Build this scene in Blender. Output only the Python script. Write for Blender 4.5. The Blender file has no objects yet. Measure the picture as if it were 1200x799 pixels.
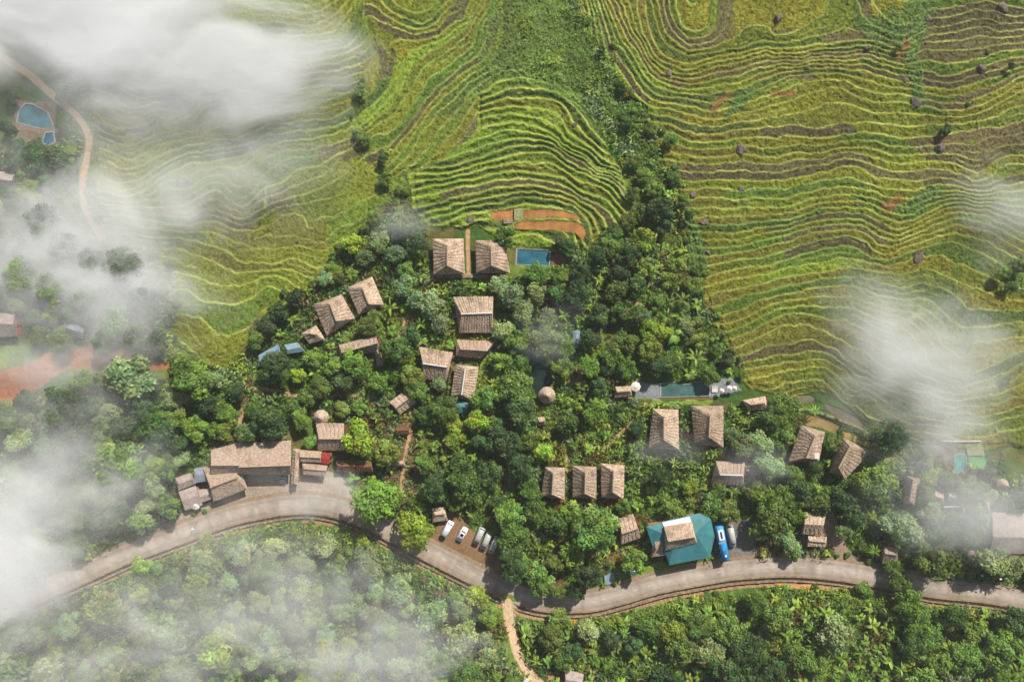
import bpy, bmesh, math, random
import numpy as np
from mathutils import Vector, Matrix
rnd = random.Random(7)
RS = np.random.RandomState(11)
C = bpy.context.scene.collection
# ------------------------------------------------------------------ site survey: map sheet units -> metres
S, H = 0.25, 200.0          # metres per map unit at road level, survey height
def W(u, v, z):
    k = (H - z) / H
    return ((u - 600.0) * S * k, (399.5 - v) * S * k, z)
def lin(r, g, b, k=1.0):
    f = lambda c: ((c / 255.0) / 12.92 if c / 255.0 <= 0.04045 else (((c / 255.0) + 0.055) / 1.055) ** 2.4) * k
    return (f(r), f(g), f(b))
# ------------------------------------------------------------------ noise
_T = RS.rand(24, 64, 64)
def vn(U, V, sc, k):
    x, y = U / sc, V / sc
    i, j = np.floor(x).astype(np.int64), np.floor(y).astype(np.int64)
    fx, fy = x - i, y - j
    fx, fy = fx * fx * (3 - 2 * fx), fy * fy * (3 - 2 * fy)
    t = _T[k % 24]
    a, b = t[i % 64, j % 64], t[(i + 1) % 64, j % 64]
    c, d = t[i % 64, (j + 1) % 64], t[(i + 1) % 64, (j + 1) % 64]
    return ((a + (b - a) * fx) + ((c + (d - c) * fx) - (a + (b - a) * fx)) * fy) * 2 - 1
def fbm(U, V, sc, k, n=3):
    o, a, t = 0, 1.0, 0
    for q in range(n):
        o = o + a * vn(U + 17.3 * q, V - 9.1 * q, sc, k + q); t += a; a *= .5; sc *= .5
    return o / t
def hsh(a, b, c=0):
    h = np.sin(a * 127.1 + b * 311.7 + c * 74.7) * 43758.5453
    return h - np.floor(h)
def inside(poly, U, V):
    m = np.zeros(U.shape, bool)
    n = len(poly)
    for i in range(n):
        (x0, y0), (x1, y1) = poly[i], poly[(i + 1) % n]
        if y0 == y1: continue
        c = ((V >= min(y0, y1)) & (V < max(y0, y1)))
        m ^= c & (U < (x1 - x0) * (V - y0) / (y1 - y0) + x0)
    return m
def ss(a, b, x):
    t = np.clip((x - a) / (b - a), 0, 1); return t * t * (3 - 2 * t)
def catmull(pts, step=4.0):
    P = [np.array(p, float) for p in pts]; P = [2 * P[0] - P[1]] + P + [2 * P[-1] - P[-2]]
    out = []
    for i in range(1, len(P) - 2):
        n = max(1, int(np.linalg.norm(P[i + 1] - P[i]) / step))
        for q in range(n):
            t = q / n
            out.append(.5 * ((2 * P[i]) + (-P[i - 1] + P[i + 1]) * t + (2 * P[i - 1] - 5 * P[i] + 4 * P[i + 1] - P[i + 2]) * t * t + (-P[i - 1] + 3 * P[i] - 3 * P[i + 1] + P[i + 2]) * t ** 3))
    out.append(P[-2]); return np.array(out)
def polydist(pts, U, V, rmax):
    """distance to a line, signed side (+ = right-hand/below when the line runs left to right), nearest index"""
    D = np.full(U.shape, 1e9); SG = np.zeros(U.shape); T = np.zeros(U.shape)
    for i in range(len(pts) - 1):
        (x0, y0), (x1, y1) = pts[i], pts[i + 1]
        ix = np.nonzero((U > min(x0, x1) - rmax) & (U < max(x0, x1) + rmax) & (V > min(y0, y1) - rmax) & (V < max(y0, y1) + rmax)) if U.ndim == 1 else None
        if U.ndim == 2:
            c0, c1 = np.searchsorted(U[0], [min(x0, x1) - rmax, max(x0, x1) + rmax]); r0, r1 = np.searchsorted(V[:, 0], [min(y0, y1) - rmax, max(y0, y1) + rmax])
            ix = (slice(r0, r1), slice(c0, c1))
        u, v = U[ix], V[ix]
        if u.size == 0: continue
        dx, dy = x1 - x0, y1 - y0; L = dx * dx + dy * dy + 1e-9
        t = np.clip(((u - x0) * dx + (v - y0) * dy) / L, 0, 1)
        d = np.hypot(u - x0 - t * dx, v - y0 - t * dy); sg = np.sign(dx * (v - y0) - dy * (u - x0))
        o = D[ix]; m = d < o
        o[m] = d[m]; D[ix] = o
        o = SG[ix]; o[m] = sg[m]; SG[ix] = o
        o = T[ix]; o[m] = (i + t)[m]; T[ix] = o
    return D, SG, T
# ------------------------------------------------------------------ terrace levels read off the map
LR = [  # right-hand slope: (level, line)
 (0, [(860,463),(900,460),(950,453),(975,460),(1010,482),(1060,511),(1110,523),(1160,526),(1200,519),(1260,505)]),
 (1, [(870,453),(900,448),(940,437),(970,442),(1020,470),(1070,495),(1130,503),(1200,488),(1260,475)]),
 (2, [(865,441),(900,432),(950,424),(990,432),(1020,450),(1060,475),(1100,485),(1160,488),(1200,475),(1260,462)]),
 (3.2, [(862,432),(900,420),(930,412),(965,413),(990,430),(1040,455),(1090,470),(1160,470),(1200,455),(1260,440)]),
 (5.2, [(835,413),(865,405),(900,390),(945,375),(980,388),(1000,400),(1030,420),(1060,440),(1130,452),(1200,430),(1260,415)]),
 (8.5, [(835,373),(870,365),(900,352),(950,340),(1000,337),(1040,352),(1090,368),(1140,380),(1200,375),(1260,365)]),
 (11, [(825,348),(860,336),(900,323),(960,310),(995,306),(1020,313),(1060,320),(1080,312),(1100,312),(1130,322),(1165,335),(1200,338)]),
 (14, [(815,303),(860,296),(900,287),(960,270),(990,267),(1015,275),(1040,295),(1060,287),(1090,275),(1130,270),(1170,280),(1200,296)]),
 (18, [(800,258),(840,260),(900,253),(950,245),(985,240),(1020,247),(1050,262),(1080,255),(1110,240),(1150,240),(1200,252)]),
 (22, [(790,215),(850,213),(900,215),(950,205),(1000,200),(1030,215),(1060,222),(1100,212),(1150,220),(1200,205)]),
 (27, [(750,160),(780,154),(812,161),(850,166),(900,165),(950,160),(1000,155),(1060,165),(1100,160),(1160,150),(1200,142)]),
 (30, [(695,-5),(705,40),(722,72),(757,118),(790,125),(820,132),(860,132),(900,122),(950,105),(985,98),(1010,108),(1060,115),(1110,122),(1150,115),(1200,98)]),
 (34, [(715,-5),(730,35),(745,55),(770,90),(795,95),(825,95),(860,90),(900,80),(950,72),(1000,70),(1060,80),(1110,85),(1150,75),(1200,70)]),
 (37, [(733,-5),(745,25),(765,62),(795,80),(830,74),(870,66),(900,63),(940,64),(970,55),(1020,55),(1060,60),(1080,50),(1150,38),(1200,42)]),
 (39, [(757,-5),(770,30),(795,60),(840,60),(870,56),(900,52),(930,48),(960,28),(990,5)]),
 (40, [(1060,40),(1100,15),(1170,8),(1200,12)]),
 (41, [(775,-5),(785,25),(800,47),(835,48),(850,25),(865,0)]),
 (43, [(795,-5),(805,20),(822,30),(835,10),(840,-5)]),
]
LC = [
 (0, [(500,264),(530,252),(570,244),(600,238),(640,239),(670,247),(688,262),(694,280)]),
 (1, [(500,253),(530,242),(560,237),(600,229),(650,232),(685,248),(702,266)]),
 (2, [(500,244),(540,232),(570,226),(610,222),(650,226),(690,240),(708,256)]),
 (3, [(490,238),(520,228),(550,218),(600,213),(640,217),(690,235),(717,254)]),
 (4, [(480,230),(505,222),(540,210),(600,204),(650,211),(700,230),(725,250)]),
 (5, [(475,222),(510,213),(550,202),(600,195),(650,203),(695,218),(722,235),(736,248)]),
 (6, [(480,210),(530,198),(560,192),(600,186),(650,190),(690,205),(718,220),(735,238)]),
 (8, [(540,172),(570,165),(600,161),(640,166),(690,195),(715,207),(735,225)]),
 (10, [(555,145),(600,140),(640,152),(670,175),(700,193),(725,205)]),
 (12, [(560,128),(600,122),(640,130),(680,160),(715,185)]),
 (14, [(560,110),(600,98),(640,100),(670,115),(690,140),(708,160)]),
]
LB = [
 (-2.5, [(445,-10),(460,8),(480,22),(500,22),(515,5),(522,-10)]),
 (-1.5, [(440,5),(465,24),(485,33),(502,28),(520,10),(532,-8)]),
 (-.5, [(440,20),(458,30),(480,39),(502,35),(525,15),(542,-8)]),
 (1, [(415,143),(440,125),(460,95),(468,70),(472,52),(495,47),(520,40),(545,22),(556,-5)]),
 (2.5, [(425,152),(452,128),(472,98),(485,70),(505,55),(530,42),(548,25),(566,-5)]),
 (4, [(430,158),(460,138),(487,105),(503,80),(530,62),(545,48),(560,20),(572,-5)]),
 (5, [(438,172),(470,150),(495,115),(515,93),(548,65),(565,35),(585,0)]),
 (6, [(445,182),(480,150),(508,112),(530,92),(555,72),(575,45)]),
 (7.5, [(455,195),(492,150),(520,115),(548,92),(570,75)]),
 (9, [(470,203),(510,158),(540,118),(560,98)]),
]
LA = [
 (-9, [(150,10),(220,25),(300,8),(380,5),(410,-10)]),
 (-6, [(140,55),(220,72),(300,55),(380,52),(412,45),(428,5)]),
 (-3, [(120,92),(180,112),(230,98),(300,85),(350,82),(412,78),(440,60)]),
 (0, [(112,130),(150,146),(180,138),(210,130),(235,116),(270,110),(330,110),(390,108),(430,108)]),
 (2, [(110,170),(150,180),(180,168),(235,154),(280,148),(340,140),(390,140),(420,125)]),
 (4, [(106,200),(155,206),(190,191),(220,177),(250,173),(275,172),(310,166),(345,165),(400,158),(428,150)]),
 (6, [(115,232),(145,237),(175,235),(200,218),(215,213),(235,212),(260,208),(290,225),(310,221),(345,207),(390,192),(435,178)]),
 (8, [(140,243),(190,253),(220,258),(240,247),(262,253),(300,266),(320,262),(335,255),(365,262),(400,250),(445,225)]),
 (10.5, [(150,270),(190,272),(222,278),(240,287),(265,292),(297,307),(320,310),(345,303),(370,312),(400,312)]),
 (12.5, [(185,320),(215,322),(245,330),(290,328),(325,322),(360,338)]),
 (14, [(203,360),(240,372),(280,370),(312,360)]),
 (15.5, [(200,388),(218,397),(240,407),(270,420)]),
]
def tps_field(lines, lam=2.0):
    P, L = [], []
    for lv, ln in lines:
        q = catmull(ln, 18.0); P += list(q); L += [lv] * len(q)
    P = np.array(P) / 300.0; L = np.array(L, float); n = len(P)
    d2 = ((P[:, None] - P[None]) ** 2).sum(-1); K = .5 * d2 * np.log(d2 + 1e-12)
    A = np.zeros((n + 3, n + 3)); A[:n, :n] = K + np.eye(n) * lam * 1e-4; A[:n, n:] = np.c_[np.ones(n), P]; A[n:, :n] = A[:n, n:].T
    w = np.linalg.solve(A, np.r_[L, 0, 0, 0])
    return P, w
CU, CV = np.arange(-70, 1275, 5.0), np.arange(-70, 875, 5.0)
def tps_eval(f, U, V):
    P, w = f; n = len(P); g = np.zeros((len(CV), len(CU)))
    gu, gv = np.meshgrid(CU / 300.0, CV / 300.0)
    for i in range(n):
        d2 = (gu - P[i, 0]) ** 2 + (gv - P[i, 1]) ** 2; g += w[i] * .5 * d2 * np.log(d2 + 1e-12)
    g += w[n] + w[n + 1] * gu + w[n + 2] * gv
    x = np.clip((U - CU[0]) / 5.0, 0, len(CU) - 1.001); y = np.clip((V - CV[0]) / 5.0, 0, len(CV) - 1.001)
    i, j = x.astype(int), y.astype(int); fx, fy = x - i, y - j
    return (g[j, i] * (1 - fx) + g[j, i + 1] * fx) * (1 - fy) + (g[j + 1, i] * (1 - fx) + g[j + 1, i + 1] * fx) * fy
PR = [(678,-60),(1300,-60),(1300,530),(1200,525),(1110,527),(1060,515),(1000,486),(950,459),(885,462),(868,440),(856,415),(836,380),(813,330),(806,290),(798,240),(790,215),(772,170),(757,130),(735,108),(710,80),(690,40)]
PC = [(475,205),(520,185),(560,150),(555,105),(575,90),(600,78),(640,95),(670,105),(700,140),(715,165),(728,200),(740,240),(735,262),(700,275),(692,290),(670,291),(600,291),(560,268),(545,272),(500,262),(480,245)]
PB = [(410,-60),(600,-60),(614,0),(608,40),(602,80),(588,112),(572,160),(530,185),(475,205),(455,215),(430,195),(425,165),(415,140),(425,100),(440,60),(425,20)]
PA = [(112,80),(80,60),(40,-60),(410,-60),(430,20),(440,60),(425,100),(420,140),(430,170),(450,205),(465,225),(440,255),(400,290),(380,325),(345,345),(310,370),(300,392),(270,432),(235,422),(208,405),(203,350),(165,285),(130,262),(113,235),(112,190),(112,150),(108,115)]
ROAD = [(20,706),(60,688),(105,668),(145,650),(212,625),(260,607),(300,597),(350,590),(390,594),(430,608),(480,634),(520,655),(560,675),(600,694),(640,705),(690,705),(725,697),(770,684),(810,676),(850,669),(880,666),(920,664),(960,666),(1000,671),(1060,682),(1100,689),(1150,694),(1200,702),(1300,720)]
TRACK = [(-40,40),(30,85),(62,112),(92,138),(104,162),(101,190),(97,215),(98,238),(108,262),(120,280)]
LANE = [(594,706),(597,728),(602,748),(608,768),(618,785),(634,803),(660,830)]
DRIVE = [(985,640),(998,655),(1012,668)]
FOOT = [[(286,454),(312,456),(345,463),(380,466),(410,463),(428,468),(440,478)],[(478,370),(472,385),(466,398)],[(757,474),(738,497),(718,516),(700,530)],[(664,512),(664,545),(660,560)],[(478,470),(480,505),(474,540),(470,575)],[(283,480),(281,498)],[(505,322),(545,323),(590,322)],[(700,345),(760,360)],[(548,270),(549,322)],[(725,540),(716,560)],[(1068,590),(1072,565)]]
PONDS = [  # (name, label, outline, colour key)
 ('paddy', 'small orange muddy water paddy at the closed end of the pair', [(573,249),(588,247),(602,246),(602,257),(580,258.6)], 'mud'),
 ('paddy', 'long thin orange muddy paddy beside the green sluice bed', [(614,247),(632,245.6),(660,247),(678,253),(681,257.5),(660,256.5),(640,256),(614,256)], 'mud'),
 ('paddy', 'curved orange muddy paddy just above the small pool', [(602,264),(612,259.5),(650,259),(676,260.5),(684,266),(687,274),(681,281),(673,273),(650,268.5),(620,269),(604,269)], 'mud'),
 ('fish_pond', 'tan muddy pond above the left of the two tilted bungalows', [(942,487),(948,486),(965,491),(983,499),(980,508),(960,500),(942,498)], 'tan'),
 ('fish_pond', 'narrow tan pond strip above the right tilted bungalow', [(988,506),(1000,508.5),(1024,520),(1018,524),(990,513)], 'tan'),
 ('fish_pond', 'small square grey pond at the foot of the terraces', [(934,463),(953,464),(955,471),(938,471)], 'grey'),
 ('fish_pond', 'long grey-brown ditch pond along the terrace foot', [(967,473),(985,480),(1004,490),(1012,498),(1006,501),(985,490),(970,480)], 'grey'),
 ('pond', 'dark green still pond between the trees above the conical hut', [(622,409),(632,402),(640,425),(648,445),(641,460),(628,462),(618,440)], 'dark'),
]
PADS = [  # levelled ground: outline, colour (albedo), noise
 ([(268,580),(285,566),(300,548),(346,540),(398,556),(432,596),(432,606),(390,604),(350,602),(300,606),(255,616),(215,634),(196,628),(205,605),(240,590)], lin(165,148,130), 0),
 ([(503,632),(524,598),(540,606),(560,628),(592,648),(584,668),(560,664),(520,646)], lin(140,110,80), 0),
 ([(836,612),(880,608),(888,655),(840,668)], lin(122,114,108), 0),
 ([(586,700),(608,706),(604,722),(595,722)], lin(170,155,138), 0),
 ([(938,600),(975,598),(992,640),(1012,664),(985,662),(975,640),(940,640)], lin(160,135,112), 0),
]
PATCH = [  # bare soil and lawns (no relief): outline, colour
 ([(0,436),(60,412),(120,402),(180,422),(215,426),(212,434),(120,436),(80,433),(20,472),(-30,480),(-30,445)], lin(158,101,64)),
 ([(8,476),(60,461),(64,470),(40,486),(10,490)], lin(160,104,60)),
 ([(1131,519),(1150,517),(1156,560),(1134,562)], lin(86,150,78)),
 ([(530,398),(582,398),(575,418),(533,420)], lin(188,142,98)),
 ([(655,395),(690,392),(692,430),(668,455),(650,430)], lin(150,122,92)),
 ([(655,726),(700,715),(690,722),(660,732)], lin(190,120,70)),
 ([(495,660),(515,668),(520,690),(500,680)], lin(190,135,85)),
 ([(900,677),(990,682),(1000,692),(905,686)], lin(185,130,80)),
 ([(600,648),(650,640),(660,690),(600,690)], lin(120,84,58)),
 ([(690,640),(735,630),(735,660),(690,672)], lin(150,100,66)),
 ([(1010,645),(1035,632),(1040,660),(1016,664)], lin(140,112,90)),
 ([(640,760),(700,765),(700,799),(640,799)], lin(160,125,80)),
 ([(745,448),(775,448),(775,468),(745,468)], lin(120,120,118)),
 ([(765,468),(836,468),(836,474),(765,474)], lin(120,135,60)),
 ([(20,118),(66,120),(66,172),(15,175)], lin(120,105,90)),
 ([(1080,520),(1128,518),(1118,545),(1085,545)], lin(130,125,110)),
 ([(420,475),(500,470),(490,580),(455,590)], lin(110,84,62)),
 ([(415,560),(480,545),(480,600),(430,598)], lin(100,80,62)),
 ([(275,440),(305,436),(320,470),(280,500)], lin(120,96,66)),
]
# ------------------------------------------------------------------ terrain arrays
FU, FV = np.arange(-64, 1264.1, 1.15), np.arange(-64, 864.1, 1.15)
ext = np.array([12, 30, 60, 110, 180, 280, 420, 700, 1100, 1800, 3000, 5200.])
us = np.r_[FU[0] - ext[::-1], FU, FU[-1] + ext]; vs = np.r_[FV[0] - ext[::-1], FV, FV[-1] + ext]
U, V = np.meshgrid(us, vs)
fine = (U >= FU[0]) & (U <= FU[-1]) & (V >= FV[0]) & (V <= FV[-1])
def zmac(U, V):
    z = np.interp(V, [-300, 0, 150, 300, 450, 560, 640, 700, 760, 860, 1300], [-17, -13, -9.5, -6, -3, -1, -0.3, 0, 1.2, 5, 13])
    return z + .5 * vn(U, V, 150, 3)
ZM = zmac(U, V)
Z = ZM + .25 * fbm(U, V, 22, 5) + .12 * vn(U, V, 4, 8)
veg = np.ones(U.shape, bool)            # where wild plants may grow
# base ground under the vegetation
n1, n2, n3 = fbm(U, V, 60, 1), fbm(U, V, 14, 9), RS.rand(*U.shape)
g0, g1, g2 = np.array(lin(62, 88, 36)), np.array(lin(112, 132, 52)), np.array(lin(96, 78, 50))
t = ss(-.3, .5, n1 + .4 * n2)[..., None]
COL = g0 * (1 - t) + g1 * t
t = ss(.15, .5, fbm(U, V, 30, 14) + .3 * n2)[..., None] * .6
COL = COL * (1 - t) + g2 * t
COL *= (.75 + .5 * n3)[..., None]
def paint(m, col, amt=1.0):
    global COL
    if m.ndim == U.ndim: a = (m * amt)[..., None]
    COL = COL * (1 - a) + np.array(col) * a
def grow(poly, k):
    c = np.mean(np.array(poly), 0); return [tuple(c + (np.array(p) - c) * (1 + k / max(1e-6, np.linalg.norm(np.array(p) - c)))) for p in poly]
OLIVE = [lin(124,122,44), lin(116,117,44), lin(128,121,46), lin(110,116,46), lin(119,111,50), lin(128,125,48)]
GREEN = [lin(98,112,48), lin(94,106,48), lin(108,118,48), lin(90,102,50)]
BROWN = [lin(104,92,64), lin(98,87,60), lin(112,100,70), lin(94,84,60)]
LIME = [lin(122,136,46), lin(112,130,46), lin(128,138,50)]
wu = U + 2.5 * fbm(U, V, 34, 2) + 1.7 * fbm(U, V, 13, 12, 2); wv = V + 2.5 * fbm(U, V, 34, 6) + 1.7 * fbm(U, V, 13, 16, 2) + .7 * vn(U, V, 5, 20)
bu = wu + 9 * fbm(U, V, 42, 1, 2); bv = wv + 9 * fbm(U, V, 42, 5, 2)
LINE = np.zeros(U.shape); CROP = np.zeros(U.shape, bool)
def terraces(lines, poly, sgn, h, width, pal, seed, split=1.0, ax=0, crop=.10):
    global Z, COL
    m = inside(poly, bu, bv) & fine
    f = tps_field(lines)
    ph = split * sgn * tps_eval(f, wu, wv) + .75 * vn(U, V, 88, 4 + seed) + .36 * vn(U, V, 31, 7 + seed)
    cu_ = ((V if ax else U) + 30 * fbm(U, V, 85, 6 + seed, 2)) / (95. + 10 * seed); ci_ = np.floor(cu_)     # shallow gullies where the steps shift
    ph = ph + 1.1 * (hsh(ci_, seed, 6) + (hsh(ci_ + 1, seed, 6) - hsh(ci_, seed, 6)) * ss(.87, 1.0, cu_ - ci_)) * (.35 + .65 * ss(-.3, .3, vn(U, V, 150, 5 + seed)))
    gy, gx = np.gradient(ph, vs, us); g = np.hypot(gx, gy) + 1e-4
    n = np.floor(ph); fr = ph - n
    hm = ss(-.12, .2, vn(U, V, 95, 18 + seed) + .5 * vn(U, V, 38, 20 + seed))     # here a second lip splits each terrace
    hm = hm * ss(9, 14, 1 / g); lw = width * (1 + .35 * vn(U, V, 18, 9 + seed)) * (.7 + .6 * hsh(n, seed, 11))
    d = fr / g; f2 = 2 * ph - np.floor(2 * ph); d2 = f2 / (2 * g)      # map units uphill of the lips
    up, up2 = ss(0, 1, d / lw), ss(0, 1, d2 / lw)
    st = (1 - hm) * (n + up) + hm * .5 * (np.floor(2 * ph) + up2)
    z = ZM + h * (st - ph) + h * .5 + .05 * np.exp(-((d - lw) / .9) ** 2)
    # plots along each terrace
    al = (V if ax else U) + 60 * vn(U, V, 200, 13)
    L = 90 + 140 * hsh(n, seed, 3)
    a = (al / L + 37.7 * hsh(n, seed, 5)); pid = np.floor(a); fa = (a - pid) * L
    cross = (fa < 1.3) & (hsh(n, pid, 2) > .7) & (d > lw)
    r1, r2, r3 = hsh(n, pid, seed), hsh(n, pid, seed + 9.2), hsh(n, pid, seed + 4.4)
    col = np.zeros(U.shape + (3,)); pb = pal(U, V, r1); pb = np.where((pb == 'b') & (1 / g > 19), 'o', pb)
    for key, tab in (('o', OLIVE), ('g', GREEN), ('b', BROWN), ('l', LIME)):
        mm = pb == key
        tab = np.array(tab); col[mm] = tab[(r2[mm] * len(tab)).astype(int) % len(tab)]
    grain = RS.rand(*U.shape); gr2 = vn(U, V, 3.2, 19)
    col *= (.94 + .12 * r3 + .10 * n2 + .12 * vn(U, V, 46, 21))[..., None]; sh_ = vn(U, V, 75, 22)[..., None]; col *= 1 + sh_ * np.array([.06, -.03, .05])
    col *= np.array((.96, 1.03, .9) if seed == 2 else (.90, 1.05, .92))
    rough = np.where(pb == 'b', .7, .6)
    col *= (1 + rough * (grain - .5) + .16 * gr2)[..., None]
    z = z + np.where(up > .98, (.26 * (grain - .5) + .14 * gr2 + .10) * np.where(pb == 'b', .7, 1) + np.where(pb == 'b', 0, crop * (1 - ss(.45, .75, fr))), .10 * (grain - .5))
    # grassy lips
    line = (1 - ss(lw * .75, lw * 1.35, d)); l2 = (1 - ss(lw * .6, lw * 1.2, d2)) * hm; line = np.maximum(np.maximum(line, l2), cross * .8); line = line * (.42 + .58 * ss(-.6, .35, vn(U, V, 34, 10 + seed) + .4 * vn(U, V, 11, 12 + seed)))
    lc = np.array(lin(152, 157, 80)) * (.82 + .3 * hsh(n, seed, 8) + .22 * vn(U, V, 12, 11))[..., None]
    lg = np.array(lin(134, 158, 78)); tg = ss(.2, .7, vn(U, V, 90, 17 + seed))[..., None]
    lc = lc * (1 - tg) + lg * tg; lc = lc * (.85 + .3 * RS.rand(*U.shape))[..., None]
    col = col * (1 - line[..., None]) + lc * line[..., None]
    # foot of the riser: damp dark grass just below the lip
    LINE[m] = line[m]; CROP[m] = True
    wgt = np.where(inside(grow(poly, -7), bu, bv), 1.0, .45); z = ZM + (z - ZM) * wgt
    Z = np.where(m, z, Z); COL = np.where(m[..., None], col, COL); veg[m] = False
    return m
def palR(U, V, r):
    br = .14 + .42 * ss(1050, 1090, U) * (1 - ss(150, 200, V)) + .10 * (1 - ss(60, 140, V)) * ss(760, 800, U)
    gr = .16 + .2 * ss(930, 1000, U) * (1 - ss(60, 110, V))
    o = np.full(U.shape, 'o'); o[r < br] = 'b'; o[(r >= br) & (r < br + gr)] = 'g'; o[r > .96] = 'l'; return o
def palC(U, V, r):
    o = np.full(U.shape, 'l'); o[r < .12] = 'b'; o[(r >= .12) & (r < .42)] = 'g'; o[(r >= .42) & (r < .62)] = 'o'; return o
def palA(U, V, r):
    o = np.full(U.shape, 'o'); o[r < .18] = 'b'; o[(r >= .18) & (r < .45)] = 'g'; return o
def palB(U, V, r):
    o = np.full(U.shape, 'o'); o[r < .13] = 'b'; o[(r >= .13) & (r < .40)] = 'g'; o[(r >= .40) & (r < .6)] = 'l'; return o
mA = terraces(LA, PA, 1, .5, 1.6, palA, 1, 1.0)
mR = terraces(LR, PR, -1, .5, 1.35, palR, 2, 1.08)
mB = terraces(LB, PB, 1, .5, 1.5, palB, 3, 1.1, 1)
mC = terraces(LC, PC, -1, .7, 2.0, palC, 4, 1.05, 0, .35)
# scrub breaking into the terraces
scr = [([(585,-60),(600,40),(575,90),(555,110),(560,80),(572,20)], .5), ([(690,-60),(706,40),(726,90),(716,92),(695,40)], .5), ([(570,78),(600,70),(660,98),(700,125),(715,165),(690,140),(640,106),(600,90)], .55), ([(1040,40),(1062,0),(1105,0),(1090,30),(1075,60),(1082,90),(1085,120),(1072,128),(1066,95),(1058,70)], .75), ([(1058,240),(1090,215),(1105,222),(1080,250),(1060,258)], .8), ([(855,122),(880,100),(890,108),(862,134),(845,142)], .9), ([(800,240),(812,255),(830,300),(822,330),(812,330)], .7), ([(1170,305),(1200,300),(1200,345),(1175,340)], .7), ([(1000,30),(1050,5),(1060,30),(1030,60)], .6)]
for p, a in scr:
    m = inside(p, wu + 4 * n2, wv + 4 * n2) & (RS.rand(*U.shape) < a)
    COL[m] = np.array(lin(98, 122, 62)) * (.6 + .8 * RS.rand(m.sum()))[:, None]; Z[m] += .35 * RS.rand(m.sum())
for p in [[(1030,240),(1062,222),(1056,232),(1042,250)], [(835,118),(860,105),(850,120),(830,140)], [(1050,60),(1062,40),(1066,52),(1052,72)], [(905,107),(935,106),(930,113),(905,114)]]:
    m = inside(p, wu + 2 * n2, wv); COL[m] = np.array(lin(136, 108, 62)) * (.8 + .4 * RS.rand(m.sum()))[:, None]
# green scrub above the round terraces and the gully of bushes
mD = inside([(588,-64),(695,-64),(705,50),(722,85),(720,130),(690,110),(640,95),(600,80),(570,95),(590,40)], wu, wv) & ~mC & ~mR
COL[mD] = (np.array(lin(108, 128, 62)) * (.7 + .5 * ss(-.5, .5, fbm(U, V, 40, 2) + .5 * n2)[mD])[:, None]) * (.62 + .76 * RS.rand(mD.sum()))[:, None]
Z[mD] += .45 * RS.rand(mD.sum())
# soil and lawns
for p, c in PATCH:
    m = ss(-.2, .35, np.where(inside(p, wu + 3 * n2, wv + 3 * n2), 1., 0.) + .25 * n2 - .5)
    COL = COL * (1 - m[..., None]) + (np.array(c) * (.82 + .3 * RS.rand(*U.shape) + .15 * n2)[..., None]) * m[..., None]
def ground(u, v):
    u = np.asarray(u, float); v = np.asarray(v, float)
    i = np.clip(np.searchsorted(us, u) - 1, 0, len(us) - 2); j = np.clip(np.searchsorted(vs, v) - 1, 0, len(vs) - 2)
    fx = np.clip((u - us[i]) / (us[i + 1] - us[i]), 0, 1); fy = np.clip((v - vs[j]) / (vs[j + 1] - vs[j]), 0, 1)
    return (Z[j, i] * (1 - fx) + Z[j, i + 1] * fx) * (1 - fy) + (Z[j + 1, i] * (1 - fx) + Z[j + 1, i + 1] * fx) * fy
def level(poly, z, pad=6.0):
    """bring the ground inside an outline to height z, blending out"""
    global Z
    a = inside(poly, U, V).astype(float); b = inside(grow(poly, pad), U, V) & ~(a > 0)
    Z = np.where(a > 0, z, np.where(b, Z * .5 + z * .5, Z))
RC = catmull(ROAD, 4.0); TC = catmull(TRACK, 4.0); LN = catmull(LANE, 4.0)
def smooth_z(c, k=9):
    z = zmac(c[:, 0], c[:, 1]); z = np.r_[[z[0]] * k, z, [z[-1]] * k]; return np.convolve(z, np.ones(2 * k + 1) / (2 * k + 1), 'valid')
RZ = smooth_z(RC)
def along(zs, T):
    i = np.clip(T.astype(int), 0, len(zs) - 2); return zs[i] + (zs[i + 1] - zs[i]) * np.clip(T - i, 0, 1)
for p, c, k in PADS:
    cu, cv = np.mean(np.array(p), 0)
    m = inside(p, U + 1.2 * n2, V + 1.2 * n2); mm = inside(grow(p, 5), U, V)
    D, SG, T = polydist(RC, U[mm], V[mm], 400)
    zz = along(RZ, T)
    Z[mm] = zz - .06; veg[mm] = False
    COL[m] = np.array(c) * (.8 + .22 * RS.rand(m.sum()) + .22 * n2[m])[:, None]
RW = 11.4
D, SG, T = polydist(RC, U, V, 40)
zr = along(RZ, T); near = D < 1e8
sd = D * SG                                  # + = downhill-map side, where the ditch runs
w = (1 - ss(RW + 2, RW + 16, D)) * near
Z = np.where(near, Z * (1 - w) + (zr - .10) * w, Z)
ditch = near & (sd > RW + .2) & (sd < RW + 7.8); Z[ditch] = zr[ditch] - 1.15
bank = near & (sd > RW + 8) & (sd < RW + 30); Z = np.where(bank, Z + .9 * ss(RW + 8, RW + 20, sd) * (1 - .6 * ss(RW + 16, RW + 30, sd)), Z)
m = near & (sd > RW + 5) & (sd < RW + 11) & (n2 > -.35); COL[m] = np.array(lin(148, 116, 84)) * (.8 + .4 * RS.rand(m.sum()))[:, None]
m = near & (sd < -RW + 2) & (sd > -RW - 4); COL[m] = np.array(lin(150, 128, 104)) * (.75 + .4 * RS.rand(m.sum()))[:, None]
veg &= ~(near & (sd < RW + 9) & (sd > -RW - 2))
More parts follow.
